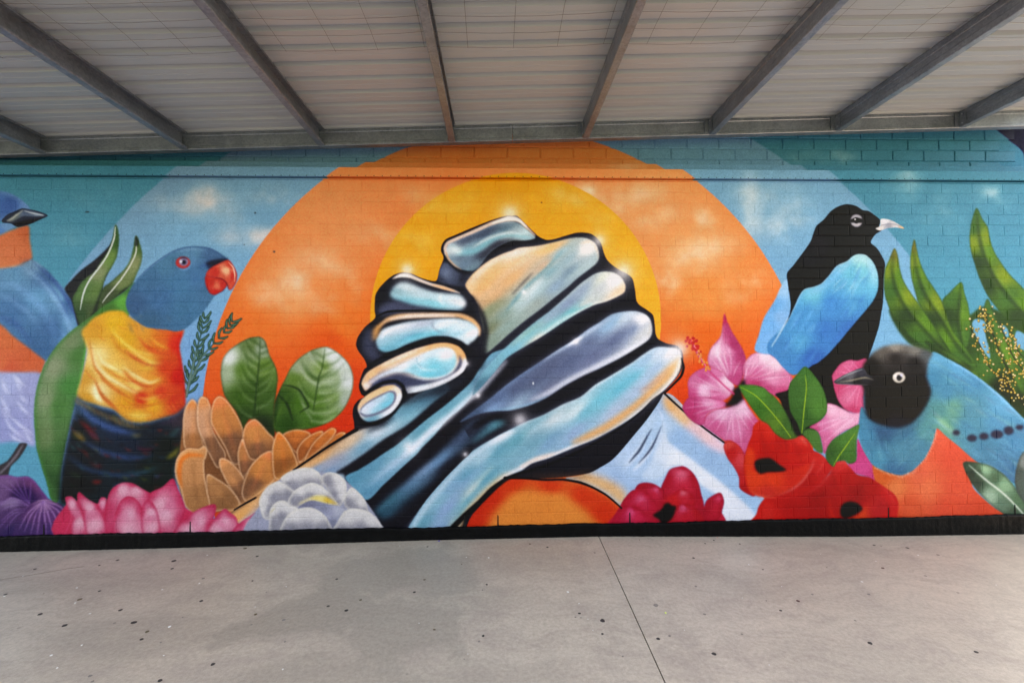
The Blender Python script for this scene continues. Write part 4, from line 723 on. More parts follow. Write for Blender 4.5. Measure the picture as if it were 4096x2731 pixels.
S("2100,1370 2180,1280 2260,1190", [10, 44, 12], (244, 248, 246), 20, .85, bk); S("2020,1500 2130,1380 2250,1260 2400,1150", [8, 30, 30, 8], (186, 210, 214), 16, .6, bk)
O(2600, 965, 60, 46, (255, 250, 248), 24, .9, bk); S("2540,930 2620,915 2680,985 2690,1060", [8, 26, 24, 8], (246, 206, 170), 8, .5, bk); S("2420,1230 2530,1150 2640,1080", [8, 26, 8], (172, 200, 200), 12, .7, bk)
S("1800,1500 1850,1420 1990,1390", [20, 60, 20], (138, 146, 116), 26, .7, bk); S("1790,1640 1840,1560 1900,1500", [30, 60, 20], (120, 134, 110), 26, .6, bk)
# second finger
F("2895,1255 2862,1195 2797,1155 2717,1150 2647,1172 2547,1242 2437,1342 2307,1455 2187,1545 2050,1660 1900,1800 1760,1960 1700,2120 1850,1960 1960,1830 2100,1740 2250,1650 2407,1545 2527,1472 2647,1412 2747,1382 2837,1342 2887,1310", (92, 100, 122), 26, .8, hand)
f2 = F("2895,1255 2862,1195 2797,1155 2717,1150 2647,1172 2547,1242 2437,1342 2307,1455 2187,1545 2050,1660 1900,1800 1760,1960 1700,2120 1850,1960 1960,1830 2100,1740 2250,1650 2407,1545 2527,1472 2647,1412 2747,1382 2837,1342 2887,1310", [(2830, 1210, 250, 244, 240), (2860, 1290, 244, 206, 170), (2720, 1190, 216, 222, 206), (2700, 1280, 190, 198, 200), (2560, 1290, 146, 166, 186), (2600, 1380, 198, 206, 200), (2440, 1400, 132, 150, 176), (2450, 1470, 96, 180, 184), (2320, 1490, 142, 168, 186), (2300, 1580, 110, 190, 196), (2150, 1620, 112, 188, 194), (2200, 1680, 216, 214, 196), (2000, 1760, 110, 182, 200), (1850, 1900, 110, 172, 186), (1740, 2040, 70, 120, 136)], 6, 1, hand)
O(2800, 1215, 54, 40, (255, 250, 246), 22, .85, f2); S("2870,1330 2760,1372 2640,1404 2530,1455 2420,1520", [8, 16, 14, 12, 4], (240, 240, 230), 7, .8, f2); S("2640,1400 2500,1460 2380,1540 2250,1620", [6, 22, 22, 8], (80, 176, 182), 10, .7, f2); S("2560,1450 2430,1510 2300,1600 2180,1690", [6, 22, 30, 10], (250, 246, 240), 12, .7, f2); S("2680,1172 2560,1240 2440,1340 2320,1440", [5, 14, 14, 6], (190, 206, 200), 7, .7, f2)
S("2600,1320 2480,1400 2340,1510", [10, 40, 12], (122, 140, 166), 18, .5, f2); S("1990,1740 2100,1640 2260,1540", [12, 30, 10], (190, 176, 140), 16, .4, f2)
# third finger
F("3098,1545 3062,1492 2987,1460 2887,1462 2787,1485 2690,1548 2607,1598 2487,1688 2357,1768 2207,1868 2087,1948 1960,2040 1850,2130 1720,2230 1640,2290 1600,2330 1760,2260 1900,2240 2007,2235 2157,2192 2287,2132 2427,2042 2567,1972 2707,1902 2847,1832 2967,1762 3066,1692 3104,1632", (92, 100, 122), 26, .8, hand)
f3 = F("3098,1545 3062,1492 2987,1460 2887,1462 2787,1485 2690,1548 2607,1598 2487,1688 2357,1768 2207,1868 2087,1948 1960,2040 1850,2130 1720,2230 1640,2290 1600,2330 1760,2260 1900,2240 2007,2235 2157,2192 2287,2132 2427,2042 2567,1972 2707,1902 2847,1832 2967,1762 3066,1692 3104,1632", [(3040, 1530, 240, 240, 238), (2900, 1500, 196, 214, 226), (3060, 1620, 206, 210, 208), (2950, 1600, 120, 140, 168), (2780, 1560, 140, 182, 210), (2820, 1680, 104, 118, 146), (2600, 1720, 104, 118, 144), (2640, 1820, 110, 120, 146), (2450, 1850, 92, 104, 130), (2300, 1900, 92, 102, 126), (2200, 1990, 88, 98, 120), (2050, 2050, 86, 98, 122), (2300, 2060, 104, 112, 134), (1900, 2140, 90, 110, 138), (1850, 2220, 122, 156, 186), (2050, 2180, 140, 168, 186), (1700, 2280, 70, 90, 112)], 6, 1, hand)
S("3085,1650 3000,1720 2880,1790 2740,1860 2600,1930 2440,2010 2290,2100 2150,2160", [10, 36, 40, 36, 36, 34, 30, 10], (244, 246, 250), 14, .9, f3); S("2290,2130 2150,2188 2007,2220 1850,2235", [8, 14, 14, 6], (128, 190, 210), 7, .7, f3)
S("2770,1520 2640,1600 2500,1690 2380,1760 2240,1850", [6, 26, 34, 28, 8], (196, 218, 236), 13, .8, f3); S("2560,1660 2500,1695 2440,1730", [8, 26, 8], (255, 252, 252), 10, .85, f3); S("2250,1850 2120,1930 1990,2020 1870,2110", [8, 26, 26, 8], (120, 150, 180), 13, .6, f3)
O(3010, 1510, 60, 32, (250, 248, 248), 20, .8, f3); S("3086,1540 3096,1600 3060,1670", [6, 14, 6], (206, 190, 170), 8, .5, f3); S("2920,1600 2740,1720 2560,1830 2350,1950", [16, 60, 60, 16], (92, 104, 132), 24, .5, f3)
# lowest finger and edge of the hand
F("3335,1838 3330,1790 3300,1755 3227,1742 3137,1742 3057,1785 2957,1858 2857,1920 2757,1980 2657,2040 2547,2130 2407,2190 2257,2270 2107,2330 2007,2380 1900,2435 1750,2520 1640,2598 1560,2680 1450,2800 1350,2912 1265,3040 1180,3180 1180,3260 1560,3260 1650,3040 1750,2945 1850,2845 1960,2755 2080,2705 2157,2650 2287,2610 2387,2570 2507,2520 2657,2460 2787,2390 2907,2320 3007,2250 3107,2160 3207,2070 3297,1970 3325,1908", (92, 100, 122), 26, .8, hand)
f4 = F("3335,1838 3330,1790 3300,1755 3227,1742 3137,1742 3057,1785 2957,1858 2857,1920 2757,1980 2657,2040 2547,2130 2407,2190 2257,2270 2107,2330 2007,2380 1900,2435 1750,2520 1640,2598 1560,2680 1450,2800 1350,2912 1265,3040 1180,3180 1180,3260 1560,3260 1650,3040 1750,2945 1850,2845 1960,2755 2080,2705 2157,2650 2287,2610 2387,2570 2507,2520 2657,2460 2787,2390 2907,2320 3007,2250 3107,2160 3207,2070 3297,1970 3325,1908", [(3260, 1780, 250, 244, 240), (3150, 1790, 206, 222, 234), (3050, 1850, 150, 190, 216), (3130, 1900, 156, 190, 214), (3290, 1880, 244, 196, 146), (2950, 1980, 92, 186, 204), (2850, 2060, 82, 182, 200), (3000, 2080, 160, 184, 204), (2700, 2150, 96, 188, 202), (2600, 2240, 100, 178, 192), (2800, 2250, 170, 188, 206), (2500, 2240, 206, 226, 224), (2350, 2290, 186, 204, 204), (2500, 2400, 142, 172, 200), (2200, 2400, 112, 160, 172), (2300, 2480, 120, 164, 190), (2050, 2460, 88, 160, 170), (2150, 2560, 120, 172, 184), (1900, 2560, 88, 156, 170), (1780, 2600, 160, 196, 206), (1650, 2750, 86, 156, 172), (1550, 2820, 122, 166, 190), (1700, 2850, 180, 196, 190), (1800, 2780, 90, 160, 174), (1400, 2960, 124, 176, 188), (1500, 3000, 126, 160, 190), (1640, 2950, 110, 170, 180), (1300, 3120, 90, 156, 168), (1450, 3150, 120, 160, 188), (1560, 3100, 150, 176, 170)], 6, 1, hand)
S("3120,1745 3000,1815 2880,1895 2760,1970 2650,2035 2540,2110 2400,2170 2200,2270 2050,2345", [8, 24, 30, 30, 34, 38, 40, 36, 12], (244, 246, 246), 11, .9, f4)
S("3290,1760 3325,1800 3322,1860 3290,1950 3220,2050 3110,2150 3007,2240 2890,2320 2780,2390 2640,2460 2490,2520 2350,2580 2200,2625 2080,2680", [14, 18, 22, 26, 26, 22, 18, 12, 10, 14, 24, 34, 40, 26], (250, 236, 226), 7, .9, f4)
S("3275,1880 3220,1980 3100,2090 2990,2190 2860,2290 2740,2370 2600,2440 2480,2490", [14, 40, 54, 54, 60, 60, 54, 20], (242, 166, 100), 17, .88, f4); S("3240,1900 3150,1990 3020,2090", [12, 40, 20], (240, 140, 76), 14, .6, f4); S("3200,1850 3060,1980 2900,2120 2760,2230", [12, 60, 60, 20], (170, 192, 214), 24, .5, f4)
S("2350,2570 2240,2610 2150,2650 2060,2700", [10, 36, 40, 14], (244, 206, 180), 14, .7, f4)
S("2060,2745 1960,2760 1850,2840 1750,2935 1650,3040 1570,3160", [10, 50, 56, 50, 50, 44], (244, 190, 130), 18, .85, f4); S("2200,2650 2080,2690 1980,2740 1900,2790", [8, 30, 34, 12], (250, 240, 232), 12, .8, f4)
S("2007,2400 1880,2460 1740,2560 1620,2660 1500,2790 1380,2930 1270,3080 1210,3200", [26, 44, 44, 34, 34, 34, 34, 34], (206, 224, 230), 14, .7, f4); S("2040,2385 1930,2440 1830,2500", [10, 60, 14], (252, 250, 250), 20, .85, f4)
S("1800,2650 1640,2800 1500,2980 1400,3180", [10, 40, 46, 46], (138, 168, 198), 18, .6, f4); S("1850,2680 1720,2830 1600,2980", [8, 26, 8], (206, 220, 204), 12, .6, f4); S("1960,2640 1820,2760 1660,2950 1560,3120", [10, 30, 30, 30], (76, 152, 166), 14, .6, f4)
S("2520,2270 2300,2330 2100,2440", [10, 44, 12], (228, 236, 234), 18, .5, f4); S("2400,2400 2200,2480 2050,2580", [10, 50, 16], (80, 142, 156), 20, .5, f4)
AX[:] = [1, 0, 1]
# black cleft between third and lowest finger keeps a soft edge
S("3120,1690 3000,1770 2860,1855 2720,1930 2580,1990 2440,2070 2300,2160 2160,2220 1990,2262 1850,2290 1720,2360", [30, 48, 46, 52, 56, 56, 52, 40, 34, 40, 56], K, 7, .97, hand)
S("1720,2360 1600,2460 1500,2590 1400,2760", [50, 80, 90, 60], (40, 40, 50), 16, .8, hand)
S("1900,2340 1800,2390 1700,2470", [10, 30, 10], (66, 132, 142), 14, .6, hand)
# ---- near hand: curled fingers
F("1052,1330 1078,1272 1130,1236 1200,1240 1300,1280 1400,1310 1500,1322 1590,1330 1636,1368 1644,1412 1600,1446 1500,1446 1380,1434 1230,1412 1140,1384 1080,1362", (92, 100, 122), 26, .8, hand)
AX[:] = [.98, .15, .3]
c1 = F("1052,1330 1078,1272 1130,1236 1200,1240 1300,1280 1400,1310 1500,1322 1590,1330 1636,1368 1644,1412 1600,1446 1500,1446 1380,1434 1230,1412 1140,1384 1080,1362", [(1100, 1300, 130, 172, 182), (1200, 1280, 206, 222, 226), (1300, 1330, 190, 214, 222), (1200, 1380, 110, 190, 204), (1380, 1390, 108, 196, 210), (1450, 1370, 190, 220, 228), (1560, 1380, 226, 232, 238), (1620, 1400, 250, 246, 244), (1420, 1420, 112, 200, 212), (1540, 1430, 160, 206, 220)], 12, 1, hand)
F("1130,1385 1230,1420 1380,1446 1240,1470 1080,1480 960,1490 960,1430 1060,1380", (82, 88, 110), 20, .9, hand); S("1460,1310 1440,1360 1470,1410", [6, 26, 8], (232, 240, 244), 9, .7, c1)
S("1070,1205 1130,1178 1200,1182 1280,1215 1370,1248 1460,1272 1550,1300 1600,1318", [6, 24, 28, 24, 22, 24, 16, 4], (240, 218, 204), 5, .95, hand); S("1380,1252 1470,1276 1560,1302", [6, 20, 6], (240, 172, 120), 5, .85, hand); S("1090,1196 1150,1182 1210,1190", [6, 20, 6], (252, 250, 250), 6, .8, hand)
S("935,1505 1040,1462 1200,1455 1400,1458 1600,1466 1700,1510 1760,1590", [10, 16, 15, 14, 14, 16, 18], (20, 19, 24), 3, .95, hand)
S("950,1590 1030,1528 1130,1500 1280,1492 1450,1490 1600,1494 1690,1530 1745,1590 1750,1650", [10, 34, 38, 36, 36, 36, 38, 34, 16], (244, 188, 140), 8, .92, hand); S("1050,1525 1200,1500 1400,1492 1560,1496", [8, 24, 24, 8], (250, 232, 224), 8, .85, hand); S("1600,1500 1690,1535 1740,1590", [8, 24, 10], (244, 170, 104), 8, .8, hand)
AX[:] = [.97, -.22, .32]
t('B1')
c2 = F("938,130 955,80 1000,30 1080,0 1200,-28 1400,-48 1560,-52 1670,-30 1735,20 1745,70 1710,120 1660,156 1600,118 1500,88 1390,88 1290,112 1180,152 1090,200 1020,212 960,190", [(970, 130, 150, 194, 208), (1000, 60, 214, 226, 232), (1150, 20, 206, 216, 226), (1300, -10, 184, 192, 206), (1100, 130, 120, 190, 206), (1250, 80, 84, 184, 202), (1400, 60, 92, 196, 212), (1450, 10, 226, 236, 240), (1600, 20, 214, 232, 238), (1700, 60, 252, 248, 246), (1660, 130, 210, 232, 236), (1040, 180, 92, 170, 188), (1560, 70, 150, 206, 220)], 7, 1, hand)
S("1390,-40 1380,0 1430,50 1520,74", [4, 14, 12, 4], (126, 134, 156), 7, .7, c2); S("1060,160 1200,80 1380,20", [6, 24, 6], (146, 160, 188), 12, .5, c2)
S("980,110 1020,55 1120,15 1260,-10", [8, 26, 24, 6], (242, 244, 248), 10, .85, c2); S("1400,30 1450,-15 1560,-25 1660,0", [8, 40, 40, 10], (240, 246, 250), 16, .7, c2); S("1050,170 1180,110 1320,70", [6, 30, 10], (70, 180, 198), 12, .6, c2)
F("905,60 930,20 990,-20 970,40 940,110 900,120", (234, 166, 100), 12, .85, hand); F("850,60 900,20 920,100 960,220 1000,240 900,280 830,180", (72, 78, 98), 20, .8, hand)
S("1000,232 1110,200 1240,150 1380,108 1500,106 1600,140 1660,175", [14, 24, 26, 26, 26, 24, 12], (30, 28, 34), 6, .9, hand)
AX[:] = [1, 0, 1]
c3 = F("825,500 830,440 860,385 900,350 980,305 1100,245 1250,185 1400,145 1500,140 1585,165 1636,220 1650,290 1634,350 1572,405 1482,455 1382,495 1262,525 1190,535 1180,520 1080,500 960,480 880,520", [(850, 460, 226, 182, 148), (900, 370, 242, 190, 146), (1050, 280, 246, 210, 182), (1250, 195, 246, 214, 190), (1400, 155, 242, 176, 122), (1560, 165, 242, 166, 102), (1630, 230, 240, 170, 110), (1635, 310, 252, 246, 244), (1500, 440, 238, 242, 244), (1300, 510, 226, 238, 240), (1100, 450, 70, 76, 98), (950, 450, 84, 92, 116)], 4, 1, hand)
F("878,500 950,440 1040,405 1130,395 1230,412 1330,432 1440,420 1540,370 1590,290 1590,230 1620,290 1590,350 1500,410 1380,452 1250,478 1120,478 1000,470 920,500", (66, 72, 94), 8, .95, c3)
AX[:] = [.9, -.42, .45]
in3 = F("880,455 900,430 980,382 1120,315 1260,248 1350,200 1440,172 1520,178 1560,215 1572,275 1555,335 1490,388 1390,412 1280,402 1190,372 1090,372 990,405 920,450", [(900, 440, 210, 200, 206), (1000, 390, 200, 212, 222), (1150, 320, 236, 242, 244), (1250, 330, 132, 206, 218), (1350, 390, 84, 196, 212), (1280, 260, 226, 238, 242), (1400, 220, 206, 226, 232), (1500, 230, 246, 250, 250), (1480, 300, 130, 208, 220), (1400, 330, 96, 200, 216), (1530, 330, 140, 204, 216), (1440, 380, 96, 186, 204)], 7, 1, c3)
S("1262,262 1275,320 1330,350 1420,350", [6, 14, 14, 6], (228, 242, 244), 8, .8, in3); S("1255,240 1268,300 1300,335", [3, 8, 3], (70, 130, 150), 5, .6, in3); O(1490, 235, 60, 40, (252, 252, 252), 22, .8, in3); O(1380, 290, 50, 30, (92, 200, 216), 20, .5, in3)
S("840,480 870,420 950,350 1100,275 1260,212 1400,166 1500,158 1580,185 1625,250", [8, 26, 34, 34, 34, 30, 28, 26, 10], (244, 184, 132), 9, .8, c3); S("990,318 1130,255 1260,205", [8, 22, 8], (252, 234, 222), 8, .8, c3); S("1640,260 1640,320 1600,380 1500,440 1380,485 1250,515", [8, 28, 32, 30, 26, 10], (250, 250, 250), 8, .9, c3); O(868, 475, 26, 24, (250, 240, 236), 12, .8, c3)
S("880,325 960,270 1080,215 1240,160 1390,120 1510,118 1610,160 1668,240 1668,330", [8, 14, 14, 14, 14, 14, 16, 18, 12], (24, 22, 28), 4, .9, hand)
S("812,470 850,540 900,505 990,455 1090,440 1150,480 1160,550 1110,640 1050,710 950,765 860,775 810,740", [26, 40, 26, 26, 26, 28, 28, 26, 26, 24, 26, 26], (26, 25, 30), 4, .95, hand)
c4 = F("797,660 805,620 835,575 905,525 1000,480 1080,470 1132,505 1144,560 1115,625 1055,690 955,742 875,755 825,725", [(830, 610, 240, 190, 146), (900, 550, 246, 196, 146), (1020, 490, 246, 190, 134), (1110, 510, 250, 226, 206), (1130, 570, 252, 250, 248), (1050, 680, 240, 244, 246), (900, 740, 96, 160, 178), (820, 690, 206, 200, 196)], 4, 1, hand)
F("812,690 830,640 880,595 970,545 1050,512 1095,525 1100,575 1070,630 1010,675 930,710 860,722", (110, 116, 134), 6, .9, c4)
F("820,680 840,645 890,605 970,562 1040,528 1078,540 1078,585 1050,625 990,662 920,692 860,700", [(840, 670, 226, 226, 230), (900, 620, 206, 216, 228), (980, 570, 190, 216, 226), (1060, 550, 110, 190, 208), (1020, 620, 84, 190, 208), (930, 670, 130, 196, 212), (870, 690, 214, 226, 232)], 6, 1, c4)
AX[:] = [1, 0, 1]
# right margin of the palm, dark
S("1690,150 1760,200 1790,120 1800,40 1780,-60 1740,-140 1690,-220", [40, 60, 50, 44, 40, 40, 30], (38, 37, 46), 12, .9, hand); S("1660,360 1740,300 1790,200", [40, 90, 50], (36, 36, 44), 16, .9, hand); S("1150,620 1300,560 1480,500 1620,420", [30, 60, 70, 60], (42, 46, 56), 20, .75, hand)
S("1080,760 1180,680 1300,610 1420,560", [10, 60, 60, 10], (80, 138, 156), 22, .6); S("880,830 990,780 1080,720", [20, 40, 16], (38, 37, 45), 14, .8)
# ---- outlines and sparkles
t('C1')
S("-560,1690 -447,1568 -357,1480 -257,1390 -157,1290 -57,1214 60,1162 200,1122 330,1075 480,1010 640,930 780,850 900,770 1020,670 1110,580 1195,520", [44, 44, 42, 40, 44, 30, 20, 14, 12, 12, 12, 12, 12, 12, 10, 6], (22, 18, 22), 4, .95)
S("-60,1195 100,1200 260,1212 400,1210 530,1232 630,1270 730,1325 800,1380 860,1435", [20, 16, 15, 16, 20, 17, 15, 14, 12], (18, 14, 16), 3)
S("1330,260 1345,330 1325,400 1270,460 1200,530", [12, 22, 20, 17, 14], (20, 18, 22), 3.5)
t('B0')
for x, y, r in ((1185, 1135, 120), (1990, 695, 150), (2690, 905, 105), (2880, 1150, 160), (3320, 1755, 150), (2510, 1700, 46), (2070, 2310, 110), (1195, 2520, 100), (1640, 2580, 44), (2100, 1310, 50), (1650, 1870, 48), (1740, 2120, 50), (2815, 1210, 40)): glow(x, y, r)
t('A1')
S("1835,1448 1925,1395 2007,1350", [8, 14, 14], (22, 16, 20), 3); S("2300,1136 2340,1110 2560,960 2690,880 2800,818", [14, 15, 16, 18, 24], (22, 16, 20), 3)
# ---- pink lotus
t('A1')
LP, LM, LD = (222, 156, 168), (208, 112, 136), (196, 66, 98)
def lot(s, at, at2=None):
    p = np.array(P(s)); g = [at + LP] + ([at2 + LP] if at2 else []) + [(x, y) + LD for x, y in p[::2]] + [tuple(p.mean(0)) + LM]
    r = F(s, g, 4, rim=((186, 36, 72), 15, .7)); O(at[0], at[1], 34, 60, (232, 170, 184), 30, .5, r)
    return r
F("520,1400 600,1380 840,1400 1150,1350 1380,1300 1440,1420 1600,1500 1900,1560 2100,1600 2120,1680 500,1680", (200, 56, 88), 4)
lot("790,1352 832,1362 830,1440 800,1480 768,1425", (805, 1390))
lot("828,1440 850,1332 890,1270 960,1235 1040,1240 1110,1280 1195,1330 1210,1400 1160,1500 1000,1640 830,1640", (960, 1290), (1060, 1290))
lot("1170,1325 1270,1270 1354,1203 1392,1280 1432,1370 1452,1440 1432,1510 1350,1660 1200,1660 1150,1480", (1300, 1480), (1260, 1400))
lot("512,1350 562,1345 612,1400 645,1480 700,1660 570,1660 558,1500 522,1400", (570, 1400), (620, 1540))
lot("618,1308 682,1360 772,1420 825,1560 840,1660 690,1660 645,1460 605,1372", (700, 1430), (740, 1560))
lot("885,1660 890,1560 912,1450 952,1372 1002,1342 1062,1362 1112,1440 1135,1660", (1010, 1480), (1000, 1590))
lot("1108,1455 1150,1372 1202,1402 1243,1500 1250,1660 1125,1660", (1180, 1470), (1190, 1580))
lot("1340,1680 1400,1570 1462,1508 1562,1440 1684,1404 1684,1480 1644,1568 1600,1680", (1560, 1540), (1480, 1600))
lot("1600,1690 1652,1560 1702,1490 1762,1440 1802,1470 1856,1520 1860,1690", (1760, 1540), (1700, 1600))
lot("1800,1690 1832,1600 1892,1542 1972,1490 2010,1468 2050,1500 2105,1568 2130,1640 2130,1690", (1960, 1560), (2030, 1600))
S("500,1660 560,1500 540,1380", [4, 4, 2], (232, 150, 170), 5, .4)

# ---- white flower
t('B1')
WG, WS, WC = (208, 205, 198), (138, 138, 144), (226, 220, 200)
F("40,1400 200,1200 500,1150 690,1210 860,1380 980,1560 1010,1690 -60,1690", (150, 154, 168), 5)
def wp(s, hi, lo, b=4):
    g = [h + WG for h in hi] + [l + WS for l in lo]
    return F(s, g, b, rim=(WC, 17, .7, (1, 2)))
wp("700,1420 690,1350 720,1300 752,1273 802,1310 852,1370 880,1455 900,1500 780,1470", [(760, 1310), (830, 1390)], [(720, 1400), (780, 1450), (860, 1460)])
wp("518,1180 570,1153 640,1168 690,1210 708,1270 700,1345 655,1420 605,1375 550,1275 515,1225", [(640, 1190), (670, 1260), (680, 1340)], [(560, 1230), (600, 1330), (640, 1390)])
wp("195,1205 230,1168 290,1138 380,1116 450,1128 500,1168 522,1230 526,1300 480,1290 410,1270 340,1300 290,1310 240,1260", [(380, 1140), (300, 1160), (450, 1150), (240, 1200)], [(300, 1270), (420, 1250), (500, 1270), (250, 1240)])
wp("26,1380 48,1320 100,1258 180,1223 250,1268 310,1320 280,1390 180,1390 125,1440 112,1520 60,1510 34,1440", [(180, 1250), (100, 1290), (60, 1360), (50, 1430)], [(250, 1340), (180, 1380), (110, 1440), (140, 1350)])
wp("250,1390 290,1310 350,1268 430,1236 505,1258 565,1310 640,1400 600,1410 500,1375 400,1388 320,1430", [(430, 1265), (350, 1300), (520, 1290)], [(290, 1390), (420, 1350), (580, 1370), (340, 1370)])
F("330,1400 400,1360 470,1335 540,1340 600,1370 640,1405 560,1395 460,1380 380,1400", [(380, 1385, 222, 206, 160), (500, 1350, 234, 208, 120), (560, 1370, 226, 184, 78), (620, 1400, 206, 170, 90)], 9, .95)
F("320,1440 380,1390 450,1372 560,1405 700,1442 650,1500 600,1600 540,1510 450,1450 380,1435", [(400, 1410, 120, 122, 140), (520, 1430, 132, 136, 152), (640, 1450, 168, 172, 182), (560, 1480, 146, 150, 166), (600, 1560, 122, 126, 142)], 6)
S("500,1480 560,1500 640,1500", [5, 16, 5], (176, 180, 190), 9, .7)
wp("108,1650 108,1500 122,1430 172,1382 222,1378 265,1412 330,1440 260,1500 215,1570 200,1660", [(190, 1400), (140, 1440), (240, 1420)], [(140, 1560), (200, 1500), (160, 1620)])
S("150,1430 130,1450 110,1470", [4, 9, 3], (176, 160, 96), 4, .6)
wp("196,1680 215,1545 268,1472 340,1438 430,1430 500,1460 552,1510 590,1580 612,1680", [(400, 1455), (300, 1490), (480, 1490)], [(400, 1600), (280, 1600), (520, 1600), (400, 1660)])
wp("590,1680 640,1545 690,1462 760,1438 850,1450 920,1490 975,1560 1020,1690", [(800, 1465), (720, 1500), (900, 1520)], [(760, 1640), (680, 1620), (880, 1640), (820, 1600)])
# ---- small marks on the wall
t('A0')
for x, y, rx, ry in ((682, 682, 18, 6), (2000, 690, 9, 7), (2149, 993, 9, 9), (1915, 938, 6, 4)): O(x, y, rx, ry, (58, 66, 72), 3, .8)
t('C0'); O(232, 608, 7, 5, (60, 50, 40), 2, .8)
t('C1'); O(166, 456, 6, 11, (236, 236, 232), 2, .8)
CV[:] = np.clip(CV * (1 + .035 * (fbm(PH, PW, 90, 4, 99)[..., None] - .5)), 0, 1)
grain = blur(np.random.default_rng(5).normal(0, 1, (PH, PW)).astype(np.float32), 0.8)[..., None]
CV[:] = np.clip(CV * (1 + .045 * grain) + .012 * grain, 0, 1)


# ---------------------------------------------------------------- helpers
def tag(o, label=None, cat=None, group=None, kind=None):
    for k, v in (('label', label), ('category', cat), ('group', group), ('kind', kind)):
        if v:
            o[k] = v
    return o


def empty(name, loc=(0, 0, 0)):
    o = bpy.data.objects.new(name, None)
    o.empty_display_size = 0.2
    o.location = loc
    COL.objects.link(o)
    return o


def mesh(name, verts, faces, mat=None, parent=None, smooth=False, loc=(0, 0, 0)):
    me = bpy.data.meshes.new(name)
    me.from_pydata([tuple(v) for v in verts], [], faces)
    if mat:
        me.materials.append(mat)
    if smooth:
        me.polygons.foreach_set('use_smooth', [True] * len(me.polygons))
    me.update()
    o = bpy.data.objects.new(name, me)
    o.parent = parent
    o.location = loc
    COL.objects.link(o)
    return o


class MB:
    def __init__(s):
        s.v, s.f = [], []

    def add(s, v, f):
        n = len(s.v)
        s.v += [tuple(x) for x in v]
        s.f += [tuple(i + n for i in q) for q in f]

    def box(s, x0, x1, y0, y1, z0, z1):
        s.add([(x0, y0, z0), (x1, y0, z0), (x1, y1, z0), (x0, y1, z0), (x0, y0, z1), (x1, y0, z1), (x1, y1, z1), (x0, y1, z1)],
              [(0, 3, 2, 1), (4, 5, 6, 7), (0, 1, 5, 4), (1, 2, 6, 5), (2, 3, 7, 6), (3, 0, 4, 7)])

    def build(s, name, mat=None, parent=None, smooth=False, loc=(0, 0, 0)):
        return mesh(name, s.v, s.f, mat, parent, smooth, loc)


class NT:
    """small material builder"""
    def __init__(s, name):
        s.m = bpy.data.materials.new(name)
        s.m.use_nodes = True
        s.t = s.m.node_tree
        s.b = s.t.nodes['Principled BSDF']

    def n(s, kind, ins=None, **kw):
        d = s.t.nodes.new('ShaderNode' + kind)
        for k, v in kw.items():
            setattr(d, k, v)
        for k, v in (ins or {}).items():
            if hasattr(v, 'is_output'):
                s.t.links.new(v, d.inputs[k])
            else:
                d.inputs[k].default_value = v
        return d

    def set(s, **kw):
        for k, v in kw.items():
            k = k.replace('_', ' ')
            if hasattr(v, 'is_output'):
                s.t.links.new(v, s.b.inputs[k])
            else:
                s.b.inputs[k].default_value = v

    def ramp(s, fac, stops):
        d = s.n('ValToRGB', {'Fac': fac})
        e = d.color_ramp.elements
        while len(e) < len(stops):
            e.new(0.5)
        for q, (p, c) in zip(e, stops):
            q.position = p
            q.color = (c, c, c, 1) if isinstance(c, (int, float)) else tuple(c) + (1,)
        return d.outputs['Color']

    def noise(s, vec, scale, detail=4, rough=0.55):
        return s.n('TexNoise', {'Vector': vec, 'Scale': scale, 'Detail': detail, 'Roughness': rough}).outputs['Fac']

    def mix(s, fac, a, b, mode='MIX'):
        d = s.n('Mix', data_type='RGBA', blend_type=mode)
        for i, v in ((0, fac), (6, a), (7, b)):
            if hasattr(v, 'is_output'):
                s.t.links.new(v, d.inputs[i])
            else:
                d.inputs[i].default_value = v if i == 0 else tuple(v) + (1,)
        return d.outputs[2]

    def math(s, op, a, b=0.0, clamp=False):
        d = s.n('Math', operation=op, use_clamp=clamp)
        for i, v in ((0, a), (1, b)):
            if hasattr(v, 'is_output'):
                s.t.links.new(v, d.inputs[i])
            else:
                d.inputs[i].default_value = v
        return d.outputs[0]

    def bump(s, h, strength=0.3, dist=0.01):
        s.set(Normal=s.n('Bump', {'Height': h, 'Strength': strength, 'Distance': dist}).outputs['Normal'])


# ---------------------------------------------------------------- materials
# the mural becomes an image made here, in memory, laid on the wall by position
CV = CV * .7 + CV * CV * (3 - 2 * CV) * .3
lin = np.where(CV <= 0.04045, CV / 12.92, ((CV + 0.055) / 1.055) ** 2.4)
lin = lin * (lin / (lin + 0.016)) * 1.02      # spray black is deep
lum = lin @ np.array((.2126, .7152, .0722), np.float32)
lin = np.clip(lum[..., None] + (lin - lum[..., None]) * PAINT_SAT, 0.003, 0.86) * np.array(PAINT_TINT, np.float32)
buf = np.ones((PH, PW, 4), np.float32)
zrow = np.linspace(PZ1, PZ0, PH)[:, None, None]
# paint is darkened downwards to offset the light there (more floor bounce low on the wall)
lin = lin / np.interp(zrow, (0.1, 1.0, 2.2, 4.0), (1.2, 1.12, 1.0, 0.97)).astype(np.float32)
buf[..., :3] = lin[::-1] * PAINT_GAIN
img = bpy.data.images.new('mural_paint', PW, PH, float_buffer=True)
img.colorspace_settings.name = 'Linear Rec.709'
img.pixels.foreach_set(buf.ravel())
img.update()
img.pack()


